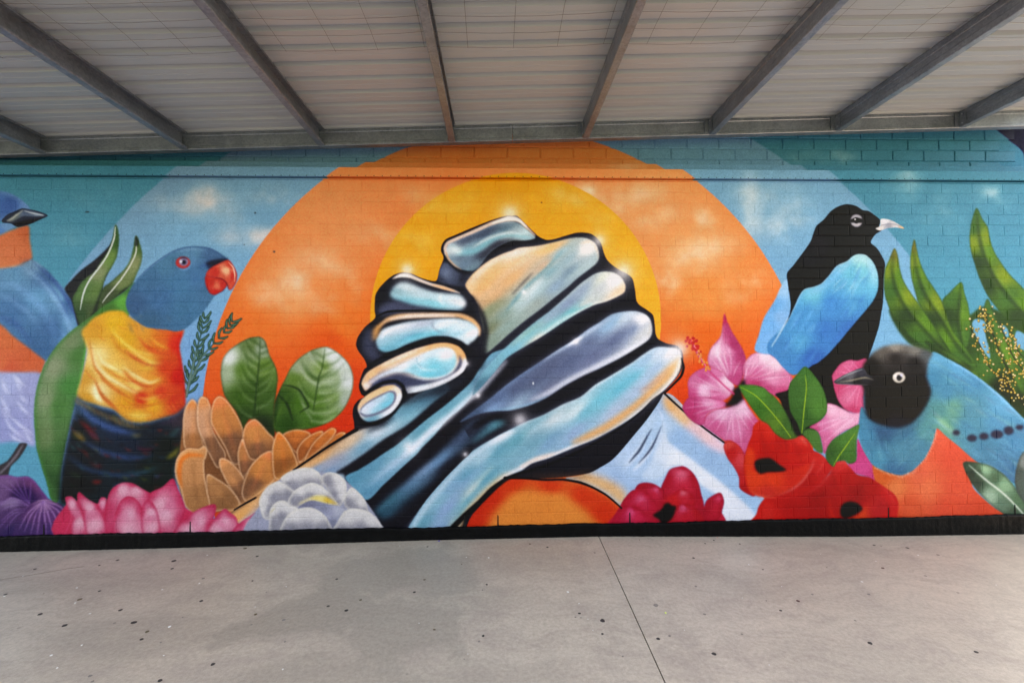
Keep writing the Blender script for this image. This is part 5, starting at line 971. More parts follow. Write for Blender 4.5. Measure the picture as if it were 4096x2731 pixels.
def paint_mat(name, rough, bump, spec=0.5):
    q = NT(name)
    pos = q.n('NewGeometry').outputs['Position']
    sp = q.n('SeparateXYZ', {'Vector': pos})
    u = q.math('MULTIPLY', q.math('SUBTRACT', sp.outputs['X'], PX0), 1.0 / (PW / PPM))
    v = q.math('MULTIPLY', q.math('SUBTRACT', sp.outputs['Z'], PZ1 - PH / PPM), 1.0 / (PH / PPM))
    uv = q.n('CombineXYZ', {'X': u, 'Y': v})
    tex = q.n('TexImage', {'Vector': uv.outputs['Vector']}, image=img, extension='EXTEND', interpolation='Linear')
    n1 = q.noise(pos, 7, 5)
    n2 = q.noise(pos, 160, 3)
    n3 = q.noise(pos, 38, 3)
    col = q.mix(1.0, tex.outputs['Color'], q.ramp(n1, [(0.3, 0.93), (0.7, 1.03)]), 'MULTIPLY')
    q.set(Base_Color=col, Roughness=q.ramp(n3, [(0.3, rough - 0.08), (0.7, rough + 0.1)]), Specular_IOR_Level=spec)
    h = q.math('ADD', q.math('MULTIPLY', n2, 0.5), n3)
    q.bump(h, bump, 0.004)
    return q.m


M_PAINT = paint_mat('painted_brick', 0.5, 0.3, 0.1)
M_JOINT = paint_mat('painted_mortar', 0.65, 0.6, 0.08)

q = NT('black_bitumen_paint')
pos = q.n('NewGeometry').outputs['Position']
q.set(Base_Color=q.mix(q.ramp(q.noise(pos, 9, 5), [(0.5, 0.0), (0.8, 1.0)]), (0.0015, 0.0015, 0.0018), (0.004, 0.004, 0.0045)), Roughness=q.ramp(q.noise(pos, 14), [(0.3, 0.45), (0.7, 0.7)]), Specular_IOR_Level=0.08)
q.bump(q.noise(pos, 30, 6), 0.6, 0.01)
M_BLACK = q.m

q = NT('flat_dark')
q.set(Base_Color=(0.012, 0.010, 0.010, 1), Roughness=0.9, Specular_IOR_Level=0.1)
M_DARK = q.m


def galv(name, tone):
    q = NT(name)
    pos = q.n('TexCoord').outputs['Object']
    vo = q.n('TexVoronoi', {'Vector': pos, 'Scale': 75.0}, feature='F1')
    cell = q.n('SeparateColor', {'Color': vo.outputs['Color']}).outputs[0]
    big = q.noise(pos, 5, 5)
    streak = q.noise(q.n('Mapping', {'Vector': pos, 'Scale': (14, 14, 14)}).outputs['Vector'], 3, 4)
    c = q.ramp(cell, [(0.0, tuple(tone * k for k in (0.68, 0.78, 0.96))), (1.0, tuple(tone * k for k in (0.98, 1.12, 1.36)))])
    c = q.mix(1.0, c, q.ramp(big, [(0.3, 0.75), (0.7, 1.1)]), 'MULTIPLY')
    c = q.mix(q.ramp(streak, [(0.6, 0.0), (0.8, 0.35)]), c, (tone * .45, tone * .47, tone * .5))
    q.set(Base_Color=c, Metallic=0.75, Roughness=q.ramp(cell, [(0.0, 0.36), (1.0, 0.6)]))
    q.bump(cell, 0.12, 0.002)
    return q.m


M_GALV = galv('galvanised_steel', 0.33)
M_BOLT = galv('bolt_steel', 0.45)

q = NT('offwhite_roof_steel')
pos = q.n('TexCoord').outputs['Object']
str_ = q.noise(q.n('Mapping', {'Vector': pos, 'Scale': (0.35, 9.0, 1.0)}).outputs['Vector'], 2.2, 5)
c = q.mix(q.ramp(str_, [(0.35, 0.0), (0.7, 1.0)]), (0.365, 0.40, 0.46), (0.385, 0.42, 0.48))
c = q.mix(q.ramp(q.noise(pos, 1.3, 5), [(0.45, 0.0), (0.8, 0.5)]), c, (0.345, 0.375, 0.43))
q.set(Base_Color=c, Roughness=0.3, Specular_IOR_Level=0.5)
M_ROOF = q.m

q = NT('mesh_wire')
q.set(Base_Color=(0.16, 0.15, 0.15, 1), Metallic=0.6, Roughness=0.5)
M_WIRE = q.m


def concrete(name):
    q = NT(name)
    pos = q.n('NewGeometry').outputs['Position']
    xy = q.n('Mapping', {'Vector': pos, 'Scale': (1, 1, 0)}).outputs['Vector']
    warp = q.n('TexNoise', {'Vector': xy, 'Scale': 1.7, 'Detail': 3.0})
    wv = q.n('VectorMath', {0: xy, 1: q.n('VectorMath', {0: warp.outputs['Color'], 'Scale': 0.5}, operation='SCALE').outputs[0]}, operation='ADD').outputs[0]
    big, mid, fine = q.noise(wv, 0.75, 6, 0.6), q.noise(wv, 3.4, 8, 0.66), q.noise(xy, 42, 5, 0.7)
    grit = q.noise(xy, 240, 2)
    trow = q.noise(q.n('Mapping', {'Vector': wv, 'Rotation': (0, 0, 0.5), 'Scale': (1.2, 7, 1)}).outputs['Vector'], 2.5, 6, 0.65)
    c = q.mix(q.ramp(big, [(0.3, 0.0), (0.7, 1.0)]), (0.425, 0.360, 0.290), (0.495, 0.425, 0.348))
    c = q.mix(q.ramp(trow, [(0.44, 0.0), (0.70, 0.62)]), c, (0.36, 0.298, 0.248))
    c = q.mix(q.ramp(mid, [(0.46, 0.0), (0.64, 0.62)]), c, (0.345, 0.287, 0.242))
    # the old damp stains: three worn patches with ragged edges
    acc = None
    for cx, cy, rx, ry, k in STAINS:
        sp = q.n('Mapping', {'Vector': wv, 'Location': (-(cx + .25) / rx, -(cy + .25) / ry, 0), 'Scale': (1 / rx, 1 / ry, 0)}).outputs['Vector']
        d = q.n('VectorMath', {0: sp}, operation='LENGTH').outputs['Value']
        mk = q.math('MULTIPLY', q.ramp(q.math('ADD', d, q.math('MULTIPLY', q.math('SUBTRACT', mid, 0.5), 2.6)), [(0.68, 1.0), (1.0, 0.0)]), k)
        acc = mk if acc is None else q.math('MAXIMUM', acc, mk)
    c = q.mix(q.math('MULTIPLY', acc, 0.85), c, (0.285, 0.248, 0.205))
    c = q.mix(1.0, c, q.ramp(fine, [(0.28, 0.78), (0.72, 1.15)]), 'MULTIPLY')
    c = q.mix(1.0, c, q.ramp(grit, [(0.3, 0.85), (0.7, 1.1)]), 'MULTIPLY')
    vo = q.n('TexVoronoi', {'Vector': xy, 'Scale': 6.5}, feature='F1')
    cellr = q.n('SeparateColor', {'Color': vo.outputs['Color']})
    dot = q.math('MULTIPLY', q.math('LESS_THAN', vo.outputs['Distance'], q.math('MULTIPLY', cellr.outputs[1], 0.075)), q.math('GREATER_THAN', cellr.outputs[0], 0.62))
    c = q.mix(q.math('MULTIPLY', dot, 0.45), c, (0.16, 0.135, 0.115))
    q.set(Base_Color=c, Roughness=q.ramp(q.math('ADD', q.math('MULTIPLY', mid, 0.6), q.math('MULTIPLY', trow, 0.4)), [(0.35, 0.36), (0.65, 0.58)]), Specular_IOR_Level=0.45)
    q.bump(q.math('ADD', q.math('MULTIPLY', grit, 0.3), q.math('ADD', q.math('MULTIPLY', fine, 0.5), mid)), 0.28, 0.006)
    return q.m


STAINS = [(-0.75, -0.55, .75, .42, .8), (-1.15, -1.1, .55, .30, .85), (-.62, -1.25, .45, .42, .75), (-1.0, -1.75, .5, .35, .6), (0.25, -.42, .75, .28, .35), (-2.2, -1.15, .6, .22, .4), (-.2, -.9, .4, .2, .3), (2.6, -.3, .6, .15, .25), (-2.9, -.55, .7, .2, .4), (1.7, -.75, .6, .2, .35), (-.1, -1.7, .5, .22, .4), (1.9, -1.6, .5, .25, .3), (-1.7, -.35, .5, .15, .35)]
M_CONC = concrete('worn_concrete')
q = NT('pale_paving')
pos = q.n('NewGeometry').outputs['Position']
q.set(Base_Color=q.mix(q.noise(pos, 0.6, 6), (0.065, 0.063, 0.06), (0.09, 0.087, 0.083)), Roughness=0.9)
M_GROUND = q.m


def flat(name, col, rough=0.7, spec=0.3):
    q = NT(name)
    pos = q.n('NewGeometry').outputs['Position']
    c = tuple(col)
    q.set(Base_Color=q.mix(q.noise(pos, 60, 3), tuple(k * .75 for k in c), tuple(k * 1.2 for k in c)), Roughness=rough, Specular_IOR_Level=spec)
    return q.m


# ---------------------------------------------------------------- ground and floor
FZ = ([-12, -4.3, -2.8, -0.66, 0.9, 3.2, 4.9, 12], [0.0, 0.0115, 0.0128, 0.0315, 0.0312, -0.0205, -0.034, -0.05])
fz = lambda x: float(np.interp(x, *FZ))


def ray(u, v):
    return FWD + RGT * (u - 2048) / FPX - UPV * (v - 1365.5) / FPX


def on_floor(u, v):
    d = ray(u, v)
    z = 0.0
    for _ in range(6):
        k = (z - CAM_H) / d[2]
        x, y = d[0] * k, -CAM_D + d[1] * k
        z = fz(x)
    return x, y, z


g = MB()
g.add([(-900, -900, -0.1), (900, -900, -0.1), (900, 900, -0.1), (-900, 900, -0.1)], [(0, 1, 2, 3)])
tag(g.build('ground', M_GROUND), kind='structure')
# unseen grass bank, added behind the camera to block low sky light
def bank_z(x, y):
    k = min(max((-BANK_Y - y) / 7.0, 0.0), 1.0)
    return -0.1 + BANK_H * (k * k * (3 - 2 * k)) * (1 + .10 * math.sin(x * .21) + .05 * math.sin(x * .7 + y))


g = MB()
bx, by = np.linspace(-60, 60, 61), np.linspace(-BANK_Y + .2, -BANK_Y - 14, 15)
g.v = [(x, y, bank_z(x, y) - .02) for y in by for x in bx]
g.f = [(r_ * 61 + i, (r_ + 1) * 61 + i, (r_ + 1) * 61 + i + 1, r_ * 61 + i + 1) for r_ in range(14) for i in range(60)]
q = NT('added_bank_grass')
pos = q.n('NewGeometry').outputs['Position']
q.set(Base_Color=q.mix(q.noise(pos, 1.4, 6), (0.045, 0.07, 0.03), (0.09, 0.11, 0.05)), Roughness=0.95)
tag(g.build('added_bank', q.m, None, True), kind='structure')
floor = tag(empty('floor'), kind='structure')
J0, J1 = (0.888, 0.0), (0.888 - 0.0404 * 8.5, -8.5)      # the saw cut runs slightly askew


def slab(xa, side):
    """one slab; side -1 lies left of the cut"""
    m = MB()
    xs = sorted(set([k for k in np.linspace(-8.5, 9.0, 71)] + FZ[0][1:-1]))
    rows = [(0.12, 0.0), (-0.05, -0.05), (-2.1, -2.1), (-2.8, -2.8), (-3.3, -3.3)]
    cut = lambda y: J0[0] + (J1[0] - J0[0]) * (y / -8.5) + side * 0.0035
    grid = []
    for y, _ in rows:
        c = cut(min(y, 0))
        line = [x for x in xs if (x < c - .02 if side < 0 else x > c + .02)]
        n = 36
        a, b = (-8.5, c) if side < 0 else (c, 9.0)
        grid.append([a + (b - a) * i / n for i in range(n + 1)])
    n = len(grid[0])
    for (y, _), line in zip(rows, grid):
        m.v += [(x, y, fz(x)) for x in line]
    base = len(m.v)
    for (y, _), line in zip(rows, grid):
        m.v += [(x, y, fz(x) - 0.16) for x in line]
    k = len(rows)
    for r_ in range(k - 1):
        for i in range(n - 1):
            a, b = r_ * n + i, (r_ + 1) * n + i
            m.f.append((b, b + 1, a + 1, a))
    for r_ in range(k - 1):
        for i in (0, n - 1):
            a, b = r_ * n + i, (r_ + 1) * n + i
            m.f.append((a, b, base + b, base + a))
    for i in range(n - 1):
        a = (k - 1) * n + i
        m.f.append((a, a + 1, base + a + 1, base + a))
    return m.build('concrete_slab', M_CONC, floor)


slab(-8.5, -1)
slab(9.0, 1)
g = MB()
for i in range(30):
    ya, yb = -3.29 * i / 30, -3.29 * (i + 1) / 30
    xa, xb = (J0[0] + (J1[0] - J0[0]) * k / -8.5 for k in (ya, yb))
    g.add([(xa - .008, ya, fz(xa) - .02), (xa + .008, ya, fz(xa) - .02), (xb + .008, yb, fz(xb) - .02), (xb - .008, yb, fz(xb) - .02)], [(0, 3, 2, 1)])
g.build('joint_filler', M_DARK, floor)

# ---------------------------------------------------------------- the mural wall
WX0, WX1 = -7.4, WALL_END
wall = tag(empty('mural_wall', (0, 0, 0)), 'painted brick wall with mural of clasped chrome hands, birds and flowers', 'wall')
g = MB()
g.box(WX0, WX1, 0.0032, 0.33, -0.16, 3.238)
g.box(WX0, WX1, 0.036, 0.33, 3.2385, 3.2505)
g.box(WX0, WX1, 0.226, 0.33, 3.251, 4.6)
core = g.build('mortar', M_JOINT, wall)

rb = random.Random(4)
BH = 0.1


def brick_shape(w, h, seed, pr):
    r_ = random.Random(seed)
    j = lambda a: r_.uniform(-a, a)
    x, z, b = w / 2, h / 2, 0.0055
    e = 0.0012
    outer = [(-x, 0.0045, -z), (x, 0.0045, -z), (x, 0.0045, z), (-x, 0.0045, z)]
    mid = [(-x + j(e), 0.0022, -z + j(e)), (x + j(e), 0.0022, -z + j(e)), (x + j(e), 0.0022, z + j(e)), (-x + j(e), 0.0022, z + j(e))]
    k = lambda: pr + j(.0005)
    inn = [(-x + b, k(), -z + b), (0, k(), -z + b + j(.001)), (x - b, k(), -z + b), (x - b, k(), z - b), (0, k(), z - b + j(.001)), (-x + b, k(), z - b)]
    v = outer + mid + inn
    f = [(0, 1, 5, 4), (1, 2, 6, 5), (2, 3, 7, 6), (3, 0, 4, 7), (4, 5, 10, 9, 8), (5, 6, 11, 10), (6, 7, 13, 12, 11), (7, 4, 8, 13), (8, 9, 12, 13), (9, 10, 11, 12)]
    return v, f


SHAPES = [brick_shape(0.295, 0.095, i, 0.0007) for i in range(5)]
SH_UP = [brick_shape(0.310, 0.1005, 50 + i, -0.003) for i in range(3)]
bricks = []                                      # x, z, y, shape set, index
for k in range(31):
    ph = 0.285 + (0.15 if k % 2 else 0.0)
    zc = 0.14 + BH * (k + 0.5)
    n0 = int((WX0 - ph) / 0.3) - 1
    x = ph + 0.3 * n0 + 0.15
    while x < WX1 + .2:
        if x - .147 > WX0 and x + .147 < WX1:
            bricks.append((x, zc, 0.0, 0))
        x += 0.3
for k, zc in enumerate((3.491, 3.6005, 3.71, 3.8195, 3.929)):
    ph = -0.215 + (0.0 if k % 2 else 0.1595)
    x = ph + 0.319 * (int((WX0 - ph) / 0.319) - 1) + 0.1595
    while x < WX1 + .2:
        if x - .158 > WX0 and x + .158 < WX1:
            bricks.append((x, zc, 0.22, 1))
        x += 0.319


def pix(p):
    d = np.array(p) - (0, -CAM_D, CAM_H)
    w = d @ FWD
    return 2048 + FPX * (d @ RGT) / w, 1365.5 - FPX * (d @ UPV) / w


def shown(b):
    x, z, y, s = b
    if s:
        zb = 3.435 + 0.037 * (x + 4.34)
        if not (3.5 < z < zb + .08):
            return 0.0
    c = [pix((x + a, y, z + h)) for a, h in ((-.146, -.046), (.146, -.046), (.146, .046), (-.146, .046))]
    if any(not (0 <= u <= 4096 and 0 <= v <= 2731) for u, v in c):
        return 0.0
    return abs(sum(c[i - 1][0] * c[i][1] - c[i][0] * c[i - 1][1] for i in range(4))) / 2


order = sorted(range(len(bricks)), key=lambda i: -shown(bricks[i]))
single = set(order[:298])
protos = {}
rest = MB()
for i, (x, z, y, s) in enumerate(bricks):
    jy, jz, jx = rb.uniform(-.0009, .0009), rb.uniform(-.0008, .0008), rb.uniform(-.001, .001)
    sh = SH_UP if s else SHAPES
    k = rb.randrange(len(sh))
    if i in single:
        if (s, k) not in protos:
            v, f = sh[k]
            me = bpy.data.meshes.new('brick')
            me.from_pydata(v, [], f)
            me.materials.append(M_PAINT)
            me.update()
            protos[(s, k)] = me
        o = bpy.data.objects.new('brick', protos[(s, k)])
        o.parent = wall
        o.location = (x + jx, y + jy, z + jz)
        o.rotation_euler = (rb.uniform(-.006, .006), 0, rb.uniform(-.003, .003))
        COL.objects.link(o)
    else:
        v, f = sh[k]
        tx, tz = rb.uniform(-.006, .006), rb.uniform(-.003, .003)
        rest.add([(a + x + jx, b_ + c * tx - a * tz + y + jy, c + z + jz) for a, b_, c in v], f)
tag(rest.build('remaining_bricks', M_PAINT, wall), kind='stuff')

# weep slots: flat dark plates stand in for the shade inside open perpends
for u, v in ((175.6, 2112), (761, 2090), (1859, 2070), (1992, 2066), (2519, 2062), (3553, 2045), (4060, 2036)):
    d = ray(u, v)
    x = d[0] * CAM_D / d[1]
    g = MB()
    w = 0.006 + 0.0015 * rb.random()
    g.add([(x - w, -0.0012, 0.136), (x + w, -0.0012, 0.136), (x + w * .7, -0.0012, 0.226), (x - w * .6, -0.0012, 0.231)], [(0, 1, 2, 3)])
    g.build('weep_plate', M_DARK, wall)

# black plinth with a rough hand-laid top edge
g = MB()
nx = 420
prof = []
for i in range(nx + 1):
    x = WX0 + (WX1 - WX0) * i / nx
    t_ = 0.141 + rb.uniform(-.0035, .003) + .003 * math.sin(x * 3.1) + .002 * math.sin(x * 11)
    f_ = -0.024 + rb.uniform(-.0015, .0015)
    b_ = fz(x) - 0.03
    prof.append([(x, 0.0035, t_ - .004), (x, -.006, t_), (x, f_ + .004, t_ - .006), (x, f_, t_ - .014), (x, f_, t_ * .5 + .02), (x, f_ - .002, fz(x) + .006 + rb.uniform(-.004, .004)), (x, f_ - .008 - rb.uniform(0, .006), b_)])
for p_ in prof:
    g.v += p_
L_ = len(prof[0])
for i in range(nx):
    for j in range(L_ - 1):
        a = i * L_ + j
        g.f.append((a, a + 1, a + L_ + 1, a + L_))
g.build('plinth', M_BLACK, wall)

# steel shelf above the bricks: lip, shadow groove with rivets, flat band, and the upstand behind it
def strip(name, pr, mat, x0, x1, n=24, parent=wall):
    m = MB()
    for i in range(n + 1):
        x = x0 + (x1 - x0) * i / n
        m.v += [(x, y, z) for y, z in pr]
    k = len(pr)
    for i in range(n):
        for j in range(k - 1):
            a = i * k + j
            m.f.append((a, a + k, a + k + 1, a + 1))
    return m.build(name, mat, parent)


strip('shelf_angle', [(0.004, 3.2385), (-0.010, 3.239), (-0.011, 3.2435), (0.032, 3.2445), (0.032, 3.264), (-0.017, 3.265), (-0.018, 3.3455), (-0.016, 3.3475), (0.150, 3.3485)], M_PAINT, WX0, WX1)
strip('upstand', [(0.142, 3.349), (0.14, 3.464), (0.144, 3.467), (0.2265, 3.469)], M_PAINT, WX0, WX1)
g = MB()
x = WX0 + .04
while x < WX1 - .03:
    for i in range(1):
        r_, z_ = 0.0048, 3.2705
        g.add([(x + r_ * math.cos(a), -0.0172, z_ + r_ * math.sin(a)) for a in np.linspace(0, 2 * math.pi, 6, endpoint=False)] + [(x, -0.0215, z_)], [(i2, (i2 + 1) % 6, 6) for i2 in range(6)])
    x += 0.0745
tag(g.build('rivets', M_DARK, wall), kind='stuff')

# ---------------------------------------------------------------- canopy
SL = 0.037
ZB = lambda x: 3.435 + SL * (x + 4.34)           # underside of the steel, rising to the right
PD = 0.15
RX0, RX1, RY0, RY1 = -8.2, ROOF_END, ROOF_FRONT, 0.10
canopy = tag(empty('canopy', (0, 0, 0)), 'open sided canopy of ribbed off-white steel sheets on galvanised rafters', 'canopy')


def cchan(w, h, t_=0.004, lip=0.018):
    """lipped channel outline (a, z): web at a = 0, flanges run to a = w"""
    c = 0.004
    return [(w, lip), (w, c), (w - c, 0), (c, 0), (0, c), (0, h * .3), (0.0035, h * .34), (0.0035, h * .66), (0, h * .7), (0, h - c), (c, h), (w - c, h), (w, h - c), (w, h - lip), (w - t_, h - lip), (w - t_, h - t_), (t_, h - t_), (t_ + .0035, h * .66), (t_ + .0035, h * .34), (t_, t_), (w - t_, t_), (w - t_, lip)]


def sweep(pr, pts):
    m = MB()
    k = len(pr)
    for P_ in pts:
        m.v += [P_(a, z) for a, z in pr]
    for i in range(len(pts) - 1):
        for j in range(k):
            a, b_ = i * k + j, i * k + (j + 1) % k
            m.f.append((a, b_, b_ + k, a + k))
    m.f.append(tuple(range(k))[::-1])
    m.f.append(tuple(range((len(pts) - 1) * k, len(pts) * k)))
    return m


# wall beam in two lengths with a butt joint, web to the front
prb = [(0.0, 0.004), (0.004, 0), (0.060, 0), (0.064, .004), (0.064, 0.018), (0.060, .018), (.060, .004), (.004, .006), (0.004, 0.028), (0.0085, .032), (0.0085, .118), (.004, .122), (.004, .146), (.06, .146), (.06, .132), (.064, .132), (.064, .146), (.060, .15), (.004, .15), (0, .146), (0, .124), (.0045, .119), (.0045, .031), (0, .026)]
BX = [RX0, 0.146, RX1]
for i in range(2):
    xa, xb = BX[i] + .0015, BX[i + 1] - .0015
    sweep(prb, [(lambda a, z, x=x: (x, -0.022 + a, ZB(x) + z)) for x in np.linspace(xa, xb, 9)]).build('wall_beam', M_GALV, canopy)
    for dz in (.03, .12):
        for sx in (-.03 if i == 0 else .03,):
            pass


def bolt(p, axis, parent, r_=0.007):
    m = MB()
    a = np.linspace(0, 2 * math.pi, 6, endpoint=False)
    h = 0.006
    if axis == 'y':
        ring = [(r_ * math.cos(k), -h, r_ * math.sin(k)) for k in a]
        base = [(r_ * math.cos(k), 0, r_ * math.sin(k)) for k in a]
    else:
        ring = [(axis * h, r_ * math.cos(k), r_ * math.sin(k)) for k in a]
        base = [(0, r_ * math.cos(k), r_ * math.sin(k)) for k in a]
    m.add(base + ring, [(i, (i + 1) % 6, 6 + (i + 1) % 6, 6 + i) for i in range(6)] + [tuple(range(6, 12))])
    return m.build('bolt', M_BOLT, parent, loc=p)


for sx in (-.014, .014):
    bolt((0.146 + sx, -0.022, ZB(0.146) + .135), 'y', canopy)
RAFT = [-4.0, -2.79, -1.595, -0.43, 0.786, 1.963, 3.159, 4.357]
prr = cchan(0.058, PD)
for x0 in RAFT:
    rf = sweep(prr, [(lambda a, z, y=y: (x0 + a, y, ZB(x0 + a) + z)) for y in np.linspace(-0.0235, RY0 + .05, 9)]).build('rafter', M_GALV, canopy)
    cl = MB()
    s_ = -1
    cl.box(x0 - .007, x0 - .0012, -.085, -.0235, ZB(x0) + .006, ZB(x0) + PD - .012)
    cl.box(x0 - .045, x0 - .0075, -.029, -.0235, ZB(x0) + .006, ZB(x0) + PD - .012)
    cleat = cl.build('cleat', M_GALV, rf)
    for dz in (.03, .115):
        bolt((x0 - .007, -.055, ZB(x0) + dz), -1, rf, .0065)

# roof sheets: pans with ribs standing up, four ribs to a sheet
RIB = 0.163
prs = []
for k in range(4):
    y = -k * RIB
    prs += [(y, 0.0), (y - .011, 0.025), (y - .041, 0.025), (y - .052, 0.0), (y - .106, 0.0), (y - .108, .002), (y - .114, .002), (y - .116, 0.0)]
prs.append((-4 * RIB, 0.0))
top = [(y, z + .0012) for y, z in prs[::-1]]
me0 = None
n_sh = int((RY1 - RY0) / (4 * RIB)) + 1
for k in range(n_sh):
    yo = -0.205 + 2 * RIB - k * 4 * RIB
    if me0 is None:
        o = sweep(prs + top, [(lambda a, z, x=x: (x, a, ZB(x) + PD + .0015 + z)) for x in np.linspace(RX0, RX1, 13)]).build('roof_sheet', M_ROOF, canopy, loc=(0, yo, 0))
        me0 = o.data
    else:
        o = bpy.data.objects.new('roof_sheet', me0)
        o.parent = canopy
        o.location = (0, yo, 0)
        COL.objects.link(o)
fl = MB()
for i in range(2):
    xa, xb = (RX0, 0.5, RX1)[i], (RX0, 0.5, RX1)[i + 1] - (.003 if i == 0 else 0)
    fl.add([(xa, .03, ZB(xa) + PD + .029), (xb, .03, ZB(xb) + PD + .029), (xb, .2225, ZB(xb) + PD + .031), (xa, .2225, ZB(xa) + PD + .031),
            (xa, .03, ZB(xa) + PD + .032), (xb, .03, ZB(xb) + PD + .032), (xb, .2225, ZB(xb) + PD + .034), (xa, .2225, ZB(xa) + PD + .034)],
           [(0, 3, 2, 1), (4, 5, 6, 7), (0, 1, 5, 4), (1, 2, 6, 5), (2, 3, 7, 6), (3, 0, 4, 7)])
fl.build('flashing', M_ROOF, canopy)
# safety mesh lying over the rafters, sagging between them
g = MB()


def wire(p, r_=0.0013):
    n0 = len(g.v)
    for i, (x, y, z) in enumerate(p):
        a, b_ = p[max(i - 1, 0)], p[min(i + 1, len(p) - 1)]
        if abs(b_[0] - a[0]) > abs(b_[1] - a[1]):
            g.v.extend([(x, y - r_, z), (x, y, z - r_), (x, y + r_, z), (x, y, z + r_)])
        else:
            g.v.extend([(x - r_, y, z), (x, y, z - r_), (x + r_, y, z), (x, y, z + r_)])
    for i in range(len(p) - 1):
        for j in range(4):
            a, b_ = n0 + i * 4 + j, n0 + i * 4 + (j + 1) % 4
            g.f.append((a, b_, b_ + 4, a + 4))


def sag(x):
    e = sorted(RAFT)
    for a, b_ in zip(e, e[1:]):
        if a <= x <= b_:
            k = (x - a) / (b_ - a)
            return 4 * k * (1 - k) * 0.018
    return 0.012 * abs(math.sin((x - e[0]) * math.pi / 1.2))


MY = -1.03
rw = random.Random(8)
for i in range(int((RX1 - RX0) / .3)):
    x = RX0 + .22 + i * .3
    jx = rw.uniform(-.012, .012)
    wire([(x + jx + .006 * math.sin(y * 3 + i), y, ZB(x) + PD - .004 - sag(x) - .004 * abs(math.sin(y * math.pi / .15 * .5))) for y in np.linspace(MY, RY0 + .1, 26)])
for j in range(int((MY - RY0) / .135)):
    y = MY - .004 - j * .135
    wire([(x, y + .004 * math.sin(x * 2.1 + j), ZB(x) + PD - .006 - sag(x) - .003 * abs(math.sin((x - RX0 - .22) * math.pi / .3))) for x in np.linspace(RX0, RX1, 150)])
tag(g.build('safety_mesh', M_WIRE, canopy), kind='stuff')

# ---------------------------------------------------------------- gum, flecks and scraps on the concrete
cr = MB()
cp = [on_floor(u, v) for u, v in ((-150, 2338), (0, 2318), (60, 2309), (130, 2298), (200, 2286), (270, 2274), (335, 2265))]
for (xa, ya, za), (xb, yb, zb_) in zip(cp, cp[1:]):
    cr.add([(xa, ya - .003, za + .0012), (xb, yb - .003, zb_ + .0012), (xb, yb + .003, zb_ + .0012), (xa, ya + .003, za + .0012)], [(0, 1, 2, 3)])
cr.build('hairline_crack', flat('crack_dirt', (0.13, 0.11, 0.09), 0.9), floor)
M_GUM = flat('old_gum', (0.035, 0.030, 0.030), 0.6)
M_GUM2 = flat('brown_gum', (0.12, 0.085, 0.05), 0.65)
M_GUM3 = flat('faded_gum', (0.21, 0.185, 0.165), 0.7)
M_GUMR = flat('red_brown_gum', (0.075, 0.026, 0.026), 0.6)
M_FLECK = flat('white_fleck', (0.72, 0.72, 0.70), 0.7)
OXS = {'L': 0, 'M': 1300, 'R': 2696}


def disc(name, key, zx, zy, w, mat, parent, h=0.0016, seed=0, ecc=1.0):
    u, v = OXS[key] + zx / 1.68, 2031 + zy / 1.68
    x, y, z = on_floor(u, v)
    r_ = 1.2 * w / 1.68 / 2 / FPX * (y + CAM_D)
    rg_ = random.Random(seed * 31 + int(zx))
    n = 10
    an = [2 * math.pi * i / n for i in range(n)]
    k = [rg_.uniform(.82, 1.12) for _ in an]
    c = lambda f, hh: [(r_ * f * k[i] * math.cos(an[i]), r_ * f * k[i] * math.sin(an[i]) * ecc, hh) for i in range(n)]
    vv = c(1, -.001) + c(.92, h * .8) + [(0, 0, h)]
    ff = [(i, (i + 1) % n, n + (i + 1) % n, n + i) for i in range(n)] + [(n + i, n + (i + 1) % n, 2 * n) for i in range(n)]
    o = mesh(name, vv, ff, mat, parent, loc=(x, y, z + .0006))
    o.rotation_euler = (0, 0, rg_.uniform(-.4, .4))
    return o


GUM = {'L': '235,410,16 1168,355,26 1157,407,17 790,350,18 668,385,11 435,788,28 900,768,30 988,830,20b 951,881,21 810,685,22 1352,624,20 1430,1049,24 1075,1158,28 270,713,24 535,614,24b 668,558,15 605,1127,22f 1907,751,20f 2205,659,17 2263,477,15 1697,489,11 1717,714,16b 1647,271,20b 1728,324,16 37,580,16 1365,473,16f 620,1165,16f 1690,783,14f 1080,903,11f 1915,897,12f 768,773,14f 1790,565,9f 293,575,8f 1227,733,9f',
       'M': '600,565,18 668,481,15b 78,477,15 143,687,21 1087,514,13 1063,858,17 1710,707,16 1865,755,29 1864,845,15 1495,263,14 689,260,11 1377,241,12b 2238,877,22 735,816,16b 2001,996,12f 1036,895,13f 2225,653,28f 918,377,8b 240,617,16b 1058,550,6 915,497,6f 1720,736,8f 1683,732,12f 1812,300,12f 2113,213,6 2315,858,16f 936,1016,7f',
       'R': '131,335,15 268,217,11 209,238,10 442,241,12 1345,250,16 1568,268,18 597,413,11 1402,403,20r 833,624,20r 930,580,13f 717,688,16 1317,907,28 269,978,28 1218,756,13f 147,526,15f 1309,579,19f 2030,967,22 457,847,14f 1775,315,16f 1690,456,15f 205,713,16f 1908,570,13f 1392,257,9f 1027,399,6 620,622,9f'}
gi = 0
for key, s_ in GUM.items():
    for w_ in s_.split():
        kind = w_[-1] if w_[-1] in 'bfr' else ''
        zx, zy, w = (float(k) for k in w_.rstrip('bfr').split(','))
        disc('gum_spot', key, zx, zy, w, {'': M_GUM, 'b': M_GUM2, 'f': M_GUM3, 'r': M_GUMR}[kind], floor, .0014, gi, rb.uniform(.8, 1.05))
        gi += 1
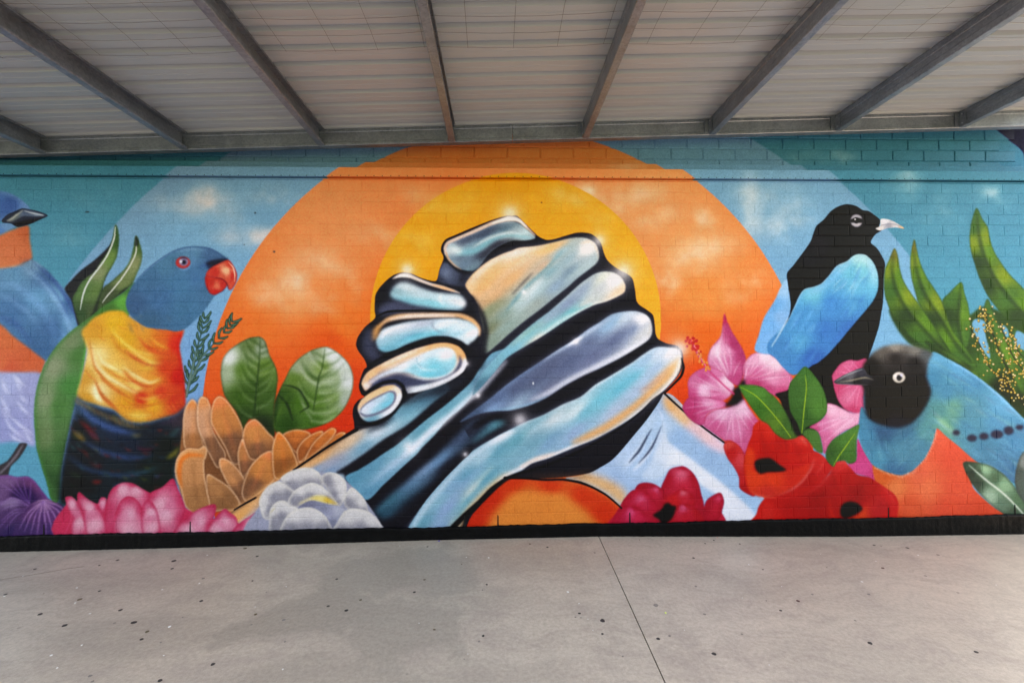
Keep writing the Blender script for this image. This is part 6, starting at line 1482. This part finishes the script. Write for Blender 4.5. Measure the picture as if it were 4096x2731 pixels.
FLK = {'L': '1140,796,14 1100,990,10 605,708,11 1393,316,9 505,637,10 345,988,11 385,1073,9 30,592,11 1090,547,9 1799,401,6 1923,527,6 1900,1083,8 517,535,8 1420,690,6 1340,505,8 1715,664,7 550,920,7 155,457,7',
       'M': '1707,640,9 1707,320,5 1100,333,11 1632,563,13 960,980,5 1767,746,5 632,773,5 1800,820,5 1770,238,5 950,330,7 2052,490,4 502,254,6',
       'R': '503,380,8 1264,495,10 1640,316,10 723,527,5 640,1053,6 70,820,5 985,309,6 459,603,6 1356,357,8 2165,517,7'}
for key, s_ in FLK.items():
    for w_ in s_.split():
        zx, zy, w = (float(k) for k in w_.split(','))
        disc('paint_fleck', key, zx, zy, w, M_FLECK, floor, .0008, gi, rb.uniform(.5, 1.4))
        gi += 1


def scrap(name, key, zx, zy, w, mat, label, cat, seed):
    """a crumpled little scrap standing a few millimetres off the floor"""
    u, v = OXS[key] + zx / 1.68, 2031 + zy / 1.68
    x, y, z = on_floor(u, v)
    y = min(y, -.045)
    r_ = w / 1.68 / 2 / FPX * (y + CAM_D)
    rg_ = random.Random(seed)
    n = 9
    vv = [(r_ * rg_.uniform(.7, 1.15) * math.cos(2 * math.pi * i / n), r_ * rg_.uniform(.6, 1.1) * math.sin(2 * math.pi * i / n), rg_.uniform(.001, .5 * r_)) for i in range(n)] + [(0, 0, r_ * .75)]
    vv += [(a * .9, b_ * .9, 0.0) for a, b_, c in vv[:n]]
    ff = [(i, (i + 1) % n, n) for i in range(n)] + [(n + 1 + i, n + 1 + (i + 1) % n, (i + 1) % n, i) for i in range(n)]
    return tag(mesh(name, vv, ff, mat, None, loc=(x, y, z)), label, cat)


scrap('green_scrap', 'M', 2289, 704, 14, flat('lime_petal', (0.55, 0.72, 0.10)), 'small lime green scrap on the concrete right of the saw cut', 'scrap', 1)
scrap('violet_scrap', 'M', 769, 212, 13, flat('violet_petal', (0.10, 0.06, 0.42)), 'tiny violet scrap on the floor against the black plinth below the arm', 'scrap', 2)
scrap('orange_scrap', 'R', 277, 186, 8, flat('coral_scrap', (0.85, 0.14, 0.08)), 'tiny coral red scrap at the foot of the plinth below the poppies', 'scrap', 3)
